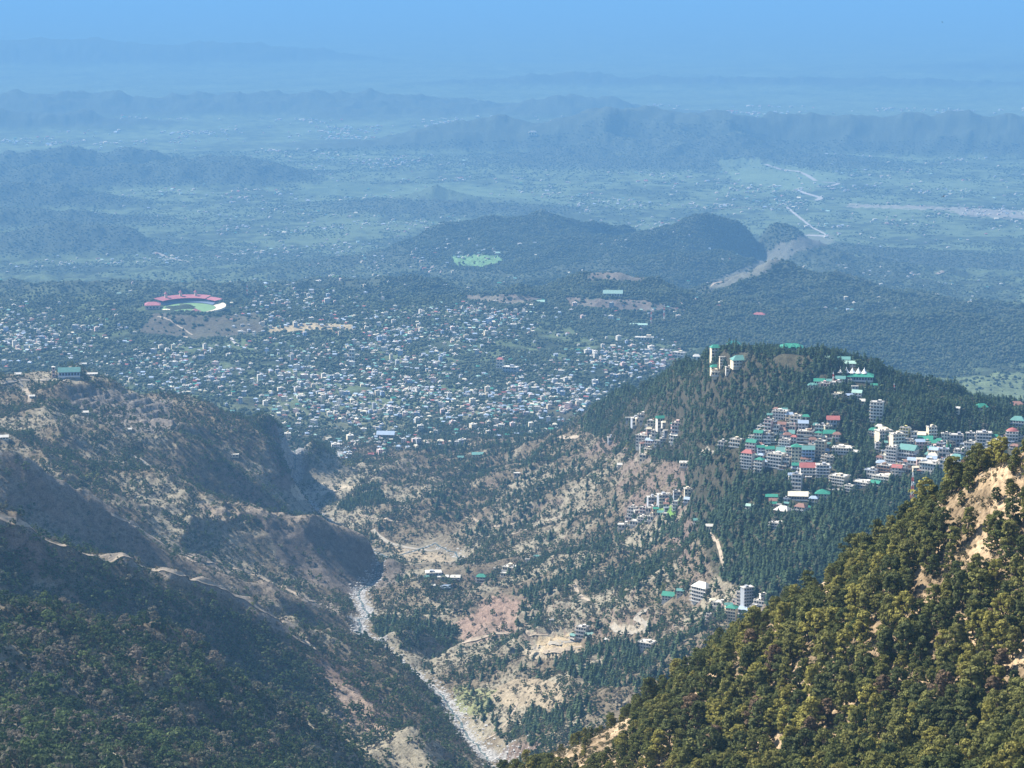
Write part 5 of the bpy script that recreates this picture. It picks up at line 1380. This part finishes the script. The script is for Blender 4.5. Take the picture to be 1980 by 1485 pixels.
for gx in range(-34, 35):
    for gy in range(-32, 42):
        if (gx / 31) ** 2 + (gy / 30) ** 2 < 1.2: q = bpy.data.objects['cricket_stadium'].location; CLEAR_T.append((q[0] + gx * 6, q[1] + gy * 6, 5))
lower_town()

LAND = [(1185,575,36,562,'white','mint',0,'gable','long pale green roofed hall on the far wooded ridge'),(1045,587,16,581,'white','mint',0,'gable','small mint roofed hall left on the far wooded ridge'),(1235,631,32,626,'white','mint',0,'gable','low mint roofed hall under the two thin masts'),
 (1245,660,36,651,'cream','pale',-6,None,'long cream block on the hillside behind the valley town'),(1467,613,24,605,'pink','red',-10,'hip','red roofed hall alone in the blue forest ridge'),(966,712,15,692,'cream','red',-20,'hip','cream tower block with red roof in the middle of the town'),
 (985,722,34,708,'grey','pale',-20,None,'grey long block right of the cream tower block'),(1310,692,30,680,'cream','flat',-26,None,'pale block row at the town edge under the ridge'),(745,848,36,835,'brown','bluegrey',-8,'gable','large dark roofed hall at the near edge of the town'),(680,698,12,676,'cream','flat',-15,None,'tall cream block left in the upper town'),
 (1030,262,16,252,'yellow','pale',0,'multi','bright cream temple far out on the hazy plain'),(688,417,8,410,'yellow','cream',0,None,'small yellow block alone on the far plain')]
for u, v, w, t, wall, roof, yaw, style, lab in LAND: building(u, v, w, t, wall, roof, yaw, 'landmark_building', 'building', lab, None, style)
for r in CLEAR[-24:]: CLEAR_T.append((r[0], r[1], r[2]))
def bird(pu, pv, dist, span, bank, lab):
    th, t = ray_dir(pu, pv); y = dist * math.cos(th); x = dist * math.sin(th); z = CAMZ - t * dist
    m = mat('bird_feathers', (0.02, 0.018, 0.016), .8); me = bpy.data.meshes.new('bird'); s = span
    V = [(0, .25, 0), (.04, .12, .03), (.05, -.05, .04), (.02, -.2, .02), (.07, -.33, .01), (-.07, -.33, .01), (-.02, -.2, .02), (-.05, -.05, .04), (-.04, .12, .03), (0, 0, -.05), (.28, .1, .12), (.5, -.03, .08), (.26, -.06, .11), (-.28, .1, .12), (-.5, -.03, .08), (-.26, -.06, .11), (0, .05, .07)]
    Fc = [(0, 1, 9), (1, 2, 9), (2, 3, 9), (3, 6, 9), (6, 7, 9), (7, 8, 9), (8, 0, 9), (3, 4, 5, 6), (0, 8, 16), (0, 16, 1), (1, 16, 2), (8, 7, 16), (2, 16, 7), (2, 7, 6, 3), (1, 10, 12, 2), (10, 11, 12), (8, 7, 15, 13), (13, 15, 14)]
    me.from_pydata([(a * s, b * s, c * s) for a, b, c in V], [], Fc); me.materials.append(m)
    o = bpy.data.objects.new('bird', me); COL.objects.link(o); o.location = (x, y, z); o.rotation_euler = bank
    o['label'] = lab; o['category'] = 'bird'; o['group'] = 'birds gliding over the valley'
bird(1822, 43, 900, 1.5, (.5, .4, 1.0), 'tiny dark bird high in the pale upper haze')
bird(1824, 380, 800, 1.7, (.2, -.5, .4), 'dark gliding bird in front of the far plain')
# ------------------------------------------------------------------ plants on the ground
TONES = {
 'oak_tree': [('dark green', L_OAK[0]), ('olive green', L_OAK[1]), ('yellow-green', L_OAK[2]), ('russet brown', L_OAK[3])],
 'deodar_tree': [('dark blue-green', leaf_mat('deodar_dark', [(0.04, 0.07, 0.045), (0.05, 0.085, 0.05)])), ('mid green', leaf_mat('deodar_mid', [(0.07, 0.11, 0.055), (0.09, 0.13, 0.06)]))],
 'broadleaf_tree': [('dark green', leaf_mat('broad_dark', [(0.05, 0.08, 0.035), (0.065, 0.10, 0.04)])), ('mid green', leaf_mat('broad_mid', [(0.10, 0.145, 0.055), (0.13, 0.17, 0.06)])), ('grey-green', leaf_mat('broad_grey', [(0.19, 0.18, 0.13), (0.24, 0.20, 0.16)]))],
 'bare_tree': [('grey-brown', L_BARE)],
 'willow_tree': [('pale yellow-green', L_WIL)],
}
BUILD = {
 'oak_tree': lambda s: oak_parts(200 + s, 0.20 + 0.04 * (s % 4), 64, 26, 0.026, .76),
 'deodar_tree': lambda s: deodar_parts(300 + s, 13 + s % 4, .235 + .025 * (s % 3)),
 'broadleaf_tree': lambda s: oak_parts(400 + s, 0.40, 24, 22, 0.045),
 'bare_tree': lambda s: bare_parts(500 + s),
 'willow_tree': lambda s: oak_parts(600 + s, 0.40, 18, 20, 0.05),
}
NVAR = {'oak_tree': 6, 'deodar_tree': 4, 'broadleaf_tree': 4, 'bare_tree': 3, 'willow_tree': 3}
PROTO = {}
def proto_tree(kind, tone, var):
    key = (kind, tone, var)
    if key not in PROTO:
        gk = (kind, var)
        if gk not in PROTO: PROTO[gk] = BUILD[kind](var)
        q, e = PROTO[gk]
        crown = mesh_from(kind + '_crown', q, None, (TONES[kind][tone][1],))
        tk = (kind, var, 'trunk')
        if tk not in PROTO:
            t = bpy.data.meshes.new(kind + '_trunk'); t.from_pydata([tuple(p) for p in e[0]], [], e[1]); t.materials.append(BARK); PROTO[tk] = t
        r = bpy.data.objects.new(kind, None); r.empty_display_size = .1
        c = bpy.data.objects.new('crown', crown); c.parent = r
        t = bpy.data.objects.new('trunk', PROTO[tk]); t.parent = r
        PROTO[key] = (r, c, t, [False])
    return PROTO[key]
def plant_tree(kind, tone, var, x, y, z, h, label, cat, group, wide=1.0, rot=None):
    r0, c0, t0, used = proto_tree(kind, tone, var)
    if not used[0]: r, c, t = r0, c0, t0; used[0] = True
    else:
        r, c, t = r0.copy(), c0.copy(), t0.copy(); c.parent = r; t.parent = r
    for o in (r, c, t): COL.objects.link(o)
    r.location = (x, y, z - 0.1); r.scale = (h * wide, h * wide, h)
    r.rotation_euler = (random.gauss(0, .04), random.gauss(0, .04), random.uniform(0, 6.28) if rot is None else rot)
    r['label'] = label; r['category'] = cat; r['group'] = group
    return r
def named_rows(items, key_v, bands):
    """items: dicts with u, v, tone -> phrase that singles one out: band of the slope, then rank from the left in it"""
    groups = {}
    for it in items:
        b = 0
        while b < len(bands) - 1 and key_v(it) > bands[b][0]: b += 1
        groups.setdefault((b, it['tone']), []).append(it)
    for (b, tone), g in groups.items():
        g.sort(key=lambda q: q['u'])
        for k, it in enumerate(g): it['where'] = bands[b][1]; it['rank'] = k + 1; it['of'] = len(g)

# near right slope: oaks ------------------------------------------------
STRAW = [[(1810,965),(1900,945),(1985,905),(1985,1000),(1900,1040),(1830,1035),(1795,1000)], [(1900,885),(1985,870),(1985,900),(1905,905)],
 [(1445,1235),(1500,1205),(1515,1215),(1500,1245),(1460,1262)], [(1320,1350),(1362,1300),(1410,1312),(1380,1350),(1335,1362)],
 [(1785,1300),(1815,1300),(1812,1375),(1780,1370)], [(1905,1425),(1950,1405),(1950,1425),(1915,1440)], [(1575,1150),(1605,1125),(1610,1180),(1585,1190)],
 [(990,1490),(1060,1455),(1130,1440),(1190,1395),(1240,1420),(1180,1470),(1130,1490)], [(1395,1285),(1430,1270),(1440,1290),(1405,1300)], [(1735,1185),(1760,1180),(1762,1210),(1738,1210)], [(1800,1235),(1830,1230),(1830,1255),(1800,1255)]]
def near_oaks():
    x, y, z, r, u, v = candidates(60000, 760, 1420, -0.10, 0.235, hid=0.03, seed=5)
    crest = np.interp(u, [900, 990, 1060, 1130, 1200, 1280, 1340, 1400, 1480, 1540, 1590, 1640, 1690, 1740, 1800, 1850, 1900, 1980, 2100], [1510, 1488, 1458, 1432, 1402, 1348, 1305, 1262, 1222, 1182, 1145, 1105, 1062, 1022, 985, 940, 902, 880, 850])
    straw = np.zeros(len(u), bool)
    for p in STRAW: straw |= inpoly(u + gnoise(x / 12, y / 12) * 14, v + gnoise(x / 12 + 9, y / 12) * 14, p)
    g = np.random.default_rng(6); h = np.clip(g.normal(11.5, 3.0, len(u)), 5, 20)
    big = (u > 1300) & (v > crest + 60); h = np.where(big, h * 1.12, h * 0.92)
    h = np.where(u < 1250, h * .72, h)
    dens = np.where(u < 1300, .35, .9) * (0.06 + sstep(-.22, .12, fbm(x, y, 38, 3)))
    h = np.where(straw, h * .55, h)
    k = (~straw | (g.random(len(u)) < .10)) & (g.random(len(u)) < dens) & (v > crest - 8) & (v < 1560) & (u < 2030)
    i = np.nonzero(k)[0]
    i = i[thin(x[i], y[i], 0.43 * h[i])]
    its = [dict(x=x[j], y=y[j], z=z[j], h=h[j], u=u[j], v=v[j], c=v[j] - crest[j], p=h[j] / r[j]) for j in i]
    its.sort(key=lambda q: -q['p'] * (1 if q['v'] < 1500 and q['u'] < 1990 else .01))
    ind, rest = its[:300], its[300:]
    for it in ind:
        n = gnoise(np.array([it['x'] / 26]), np.array([it['y'] / 26]))[0] + random.gauss(0, .22)
        it['tone'] = 3 if random.random() < .035 else (2 if n > .22 else (1 if n > -.12 else 0))
    named_rows(ind, lambda q: q['c'], [(45, 'along the near right crest'), (110, 'just below the near right crest'), (190, 'high on the near slope'), (280, 'mid near slope'), (390, 'low on the near slope'), (9999, 'at the foot of the near slope')])
    for it in ind:
        tn = TONES['oak_tree'][it['tone']][0]
        lab = '%s oak, %s such from left %s' % (tn, ordinal(it['rank']), it['where'])
        plant_tree('oak_tree', it['tone'], random.randrange(6), it['x'], it['y'], it['z'], it['h'], lab, 'oak tree', 'oaks on the near right slope', random.uniform(.85, 1.2))
    if rest:
        scatter('oak_woods', 'oak', [(q['x'], q['y'], q['z'] - .2) for q in rest], np.array([q['h'] for q in rest]))
    # low scrub between the oaks
    g = np.random.default_rng(8)
    dens = np.where(straw, .3, .6)
    k = (g.random(len(u)) < dens) & (v > crest - 6); i = np.nonzero(k)[0]; i = i[thin(x[i], y[i], 1.7)]
    scatter('dry_undergrowth', 'scrub', np.stack([x[i], y[i], z[i] - .1], 1), g.uniform(.5, 2.6, len(i)), g.uniform(.8, 1.5, len(i)))
    # broken stone on the open ground
    k = (g.random(len(u)) < .5) & (v > crest - 6); i = np.nonzero(k)[0]; i = i[thin(x[i], y[i], 2.2)]
    scatter('loose_stones', stone_meshes((0.36, 0.29, 0.2)), np.stack([x[i], y[i], z[i]], 1), g.uniform(.15, .9, len(i)) ** 1.3, g.uniform(.9, 1.8, len(i)))

def stone_meshes(col):
    m = mat('stone_%d' % int(col[0] * 100), col, .95, .25, .6); out = []
    for s in range(4):
        g = np.random.default_rng(s + 70); bm = bmesh.new(); bmesh.ops.create_icosphere(bm, subdivisions=1, radius=1.0)
        for vv in bm.verts: vv.co *= g.uniform(.7, 1.15); vv.co.z *= .7
        me = bpy.data.meshes.new('stone'); bm.to_mesh(me); bm.free(); me.materials.append(m); out.append(me)
    return out

near_oaks()
F = plant_fields()
G9 = np.random.default_rng(9)
def split_kind(kind, key, hmean, hsd, n_ind, cat, group, bands, stuffname, protokind, ntone, word):
    x, y, z, r, u, v = F[key]
    h = np.clip(G9.normal(hmean, hsd, len(x)), hmean * .5, hmean * 1.8)
    h = h * np.interp(r, [2500, 3400], [1, .74])
    vis = grid_at(VISM, x, y) < 0.0006
    inside = (u > 5) & (u < 1975) & (v < 1480)
    # hidden behind the near right slope?
    score = h / r * np.where(vis & inside, 1, .001)
    order = np.argsort(-score); a, b = order[:n_ind], order[n_ind:]
    ind = [dict(x=x[j], y=y[j], z=z[j], h=h[j], u=u[j], v=v[j], tone=random.randrange(ntone)) for j in a]
    named_rows(ind, lambda q: bands[0](q), bands[1])
    for it in ind:
        lab = '%s %s, %s such from left %s' % (TONES[kind][it['tone']][0], word, ordinal(it['rank']), it['where'])
        plant_tree(kind, it['tone'], random.randrange(NVAR[kind]), it['x'], it['y'], it['z'], it['h'], lab, cat, group, random.uniform(.85, 1.2))
    scatter(stuffname, protokind, np.stack([x[b], y[b], z[b] - .2], 1), h[b], G9.uniform(.8, 1.25, len(b)))
split_kind('deodar_tree', 'deodar', 18, 4, 300, 'deodar tree', 'deodars below the hill town',
           (lambda q: q['v'], [(980, 'close under the hill town'), (1040, 'in the upper deodar forest'), (1100, 'in the middle of the deodar forest'), (1160, 'in the lower deodar forest'), (1240, 'beside the roadside blocks'), (9999, 'near the river bank')]), 'deodar_forest', 'deodar', 2, 'deodar tree')
split_kind('broadleaf_tree', 'leafy', 12.5, 3.8, 300, 'broadleaf tree', 'broadleaf trees on the dark left slope',
           (lambda q: q['v'] - 0.5 * q['u'], [(1150, 'near the dark ridge line'), (1200, 'in the upper dark slope'), (1250, 'in the middle of the dark slope'), (1300, 'low on the dark slope'), (1380, 'lower on the dark slope'), (9999, 'at the foot of the dark slope')]), 'broadleaf_woods', 'leafy', 3, 'broadleaf')
split_kind('bare_tree', 'bare', 7.5, 2, 150, 'bare tree', 'leafless trees on the dark left slope',
           (lambda q: q['v'] - 0.5 * q['u'], [(1150, 'near the dark ridge line'), (1250, 'high on the dark slope'), (1350, 'in the middle of the dark slope'), (9999, 'low on the dark slope')]), 'winter_woods', 'bare', 1, 'leafless tree')
x, y, z, r, u, v = F['scrub']
scatter('hillside_scrub', 'scrub', np.stack([x, y, z - .1], 1), G9.uniform(1.2, 4.2, len(x)), G9.uniform(.8, 1.5, len(x)))
# spring-green trees one can pick out
WIL = [(172,932,15),(190,930,13),(1190,905,10),(1178,897,9),(1168,888,10),(1215,868,12),(1226,880,10),(1255,880,9),(835,895,9),(848,890,9),(790,905,10),(675,905,11),(668,898,9),(1262,915,8),(1243,905,8),(1305,935,9),(1284,1140,12),(1292,1160,9),(822,1131,9),(1170,985,9),(1300,925,8),(490,1172,9),(1165,1025,9),(1450,1210,8)]
for k, (pu, pv, pz) in enumerate(WIL):
    x, y, z = hit(pu, pv); rr = math.hypot(x, y); h = pz * rr / FPX * 1.25
    zone_name = 'on the left terrace hill' if pu < 300 else ('on the slope left of the lower town road' if pu < 900 else 'on the slope below the side village')
    plant_tree('willow_tree', 0, k % 3, x, y, z, h, 'pale yellow-green tree in new leaf, %s such tree from the left' % ordinal(sorted(w[0] for w in WIL).index(pu) + 1), 'leafy tree', 'trees in pale spring leaf', 1.1)
# tall pines standing alone
for k, (pu, pv, ph, lab) in enumerate([(892, 1286, 42, 'tall lone pine with bare stem on the river bank shoulder'), (916, 1290, 24, 'smaller pine just right of the tall lone pine on the bank'), (1022, 1270, 32, 'leaning pine beside the sandy building plot'), (978, 1260, 28, 'pine left of the sandy building plot'), (1030, 1290, 26, 'pine just below the sandy building plot'), (820, 1420, 20, 'pine standing on the dark spur above the gravel river')]):
    x, y, z = hit(pu, pv); rr = math.hypot(x, y)
    q, e = pine_parts(700 + k); r = bpy.data.objects.new('pine_tree', None); COL.objects.link(r)
    c = bpy.data.objects.new('crown', mesh_from('pine_crown', q, None, (TONES['deodar_tree'][0][1],))); t = bpy.data.meshes.new('pine_trunk'); t.from_pydata([tuple(p) for p in e[0]], [], e[1]); t.materials.append(BARK)
    t = bpy.data.objects.new('trunk', t); c.parent = r; t.parent = r; COL.objects.link(c); COL.objects.link(t)
    h = ph * rr / FPX * 1.05; r.location = (x, y, z - .2); r.scale = (h * 1.15, h * 1.15, h); r['label'] = lab; r['category'] = 'pine tree'

# woods of the valley floor and the far hills ---------------------------
def valley_woods(name, ncand, rlo, rhi, seed):
    x, y, z, r, u, v = candidates(ncand, rlo, rhi, hid=0.001, seed=seed)
    n = fbm(x, y, 420, 4); n2 = fbm(x, y, 110, 2); n3 = fbm(x, y * .35, 260, 3)
    d = np.interp(r, [6500, 9000, 11500, 14000, 17500, 25000], [.95, .85, .55, .40, .32, .25]) * sstep(-.1, .4, n * .6 + .5 * n2 + .5 * n3)
    d = np.where(r < 15000, np.maximum(d, .9 * sstep(-.5, .1, n + n2) * np.interp(r, [8500, 14500], [1, .3])), d)
    hillw = sstep(30, 120, z - CAMZ + 2200 - np.interp(r, [8000, 10000, 12000, 14000, 16000], [800, 600, 300, 120, 40]))
    d = np.maximum(d, hillw * .95)
    d = np.where(r > 16200, np.maximum(d, sstep(12, 60, z - CAMZ + 2200)), d)
    field = np.zeros(len(u), bool)
    for poly, rlo_, rhi_, colr, soft in PATCHES:
        if rhi_ > 8000: field |= inpoly(u, v, poly) & (r > rlo_) & (r < rhi_)
    d[field] *= .06
    hc = set((int(a // 7), int(b // 7)) for a, b, c in CLEAR_T)
    free = np.array([(int(a // 7), int(b // 7)) not in hc for a, b in zip(x, y)])
    g = np.random.default_rng(22)
    i = np.nonzero((g.random(len(u)) < d) & free)[0]
    i = i[thin(x[i], y[i], np.interp(r[i], [6500, 9000, 17500, 25000], [8.5, 10.5, 19.0, 27]))]
    h = np.interp(r[i], [6500, 9000, 17500, 25000], [9.5, 10.5, 9, 9]) * g.uniform(.6, 1.35, len(i))
    w = np.interp(r[i], [6500, 10000, 17500, 25000], [1, 1.1, 1.7, 2.2]) * g.uniform(.7, 1.6, len(i))
    scatter(name, 'wood', np.stack([x[i], y[i], z[i] - 1.5], 1), h, w)
    print(name, len(i))
valley_woods('valley_woods', 300000, 6500, 11000, 21)
valley_woods('plain_woods', 440000, 11000, 25500, 25)

def hill_forest():
    x, y, z, r, u, v = candidates(520000, 9000, 16200, -0.06, 0.235, hid=0.001, seed=23)
    m = inpoly(u, v, FAR_FOREST) & (r < 13500)
    for p in ([(760,470),(840,440),(930,410),(1160,410),(1250,425),(1200,470),(1150,505),(1000,530),(860,520)], [(1170,490),(1260,435),(1400,402),(1490,400),(1560,450),(1440,510),(1360,560),(1230,520)], [(860,575),(1100,530),(1250,520),(1390,590),(1330,640),(1130,660),(1080,610),(960,600)], [(715,565),(760,528),(810,525),(905,562),(880,590),(740,590)]): m |= inpoly(u, v, p)
    for poly, rlo, rhi, colr, soft in PATCHES:
        if rhi > 8000: m &= ~(inpoly(u, v, poly) & (r > rlo) & (r < rhi))
    i = np.nonzero(m)[0]; g = np.random.default_rng(24)
    i = i[g.random(len(i)) < .93 * sstep(-.6, -.2, fbm(x[i], y[i], 180, 3))]; i = i[thin(x[i], y[i], 11.5)]
    scatter('hill_forest', 'wood', np.stack([x[i], y[i], z[i] - 1.5], 1), g.uniform(8, 17, len(i)), g.uniform(.9, 1.4, len(i)))
    print('hill forest', len(i))
hill_forest()
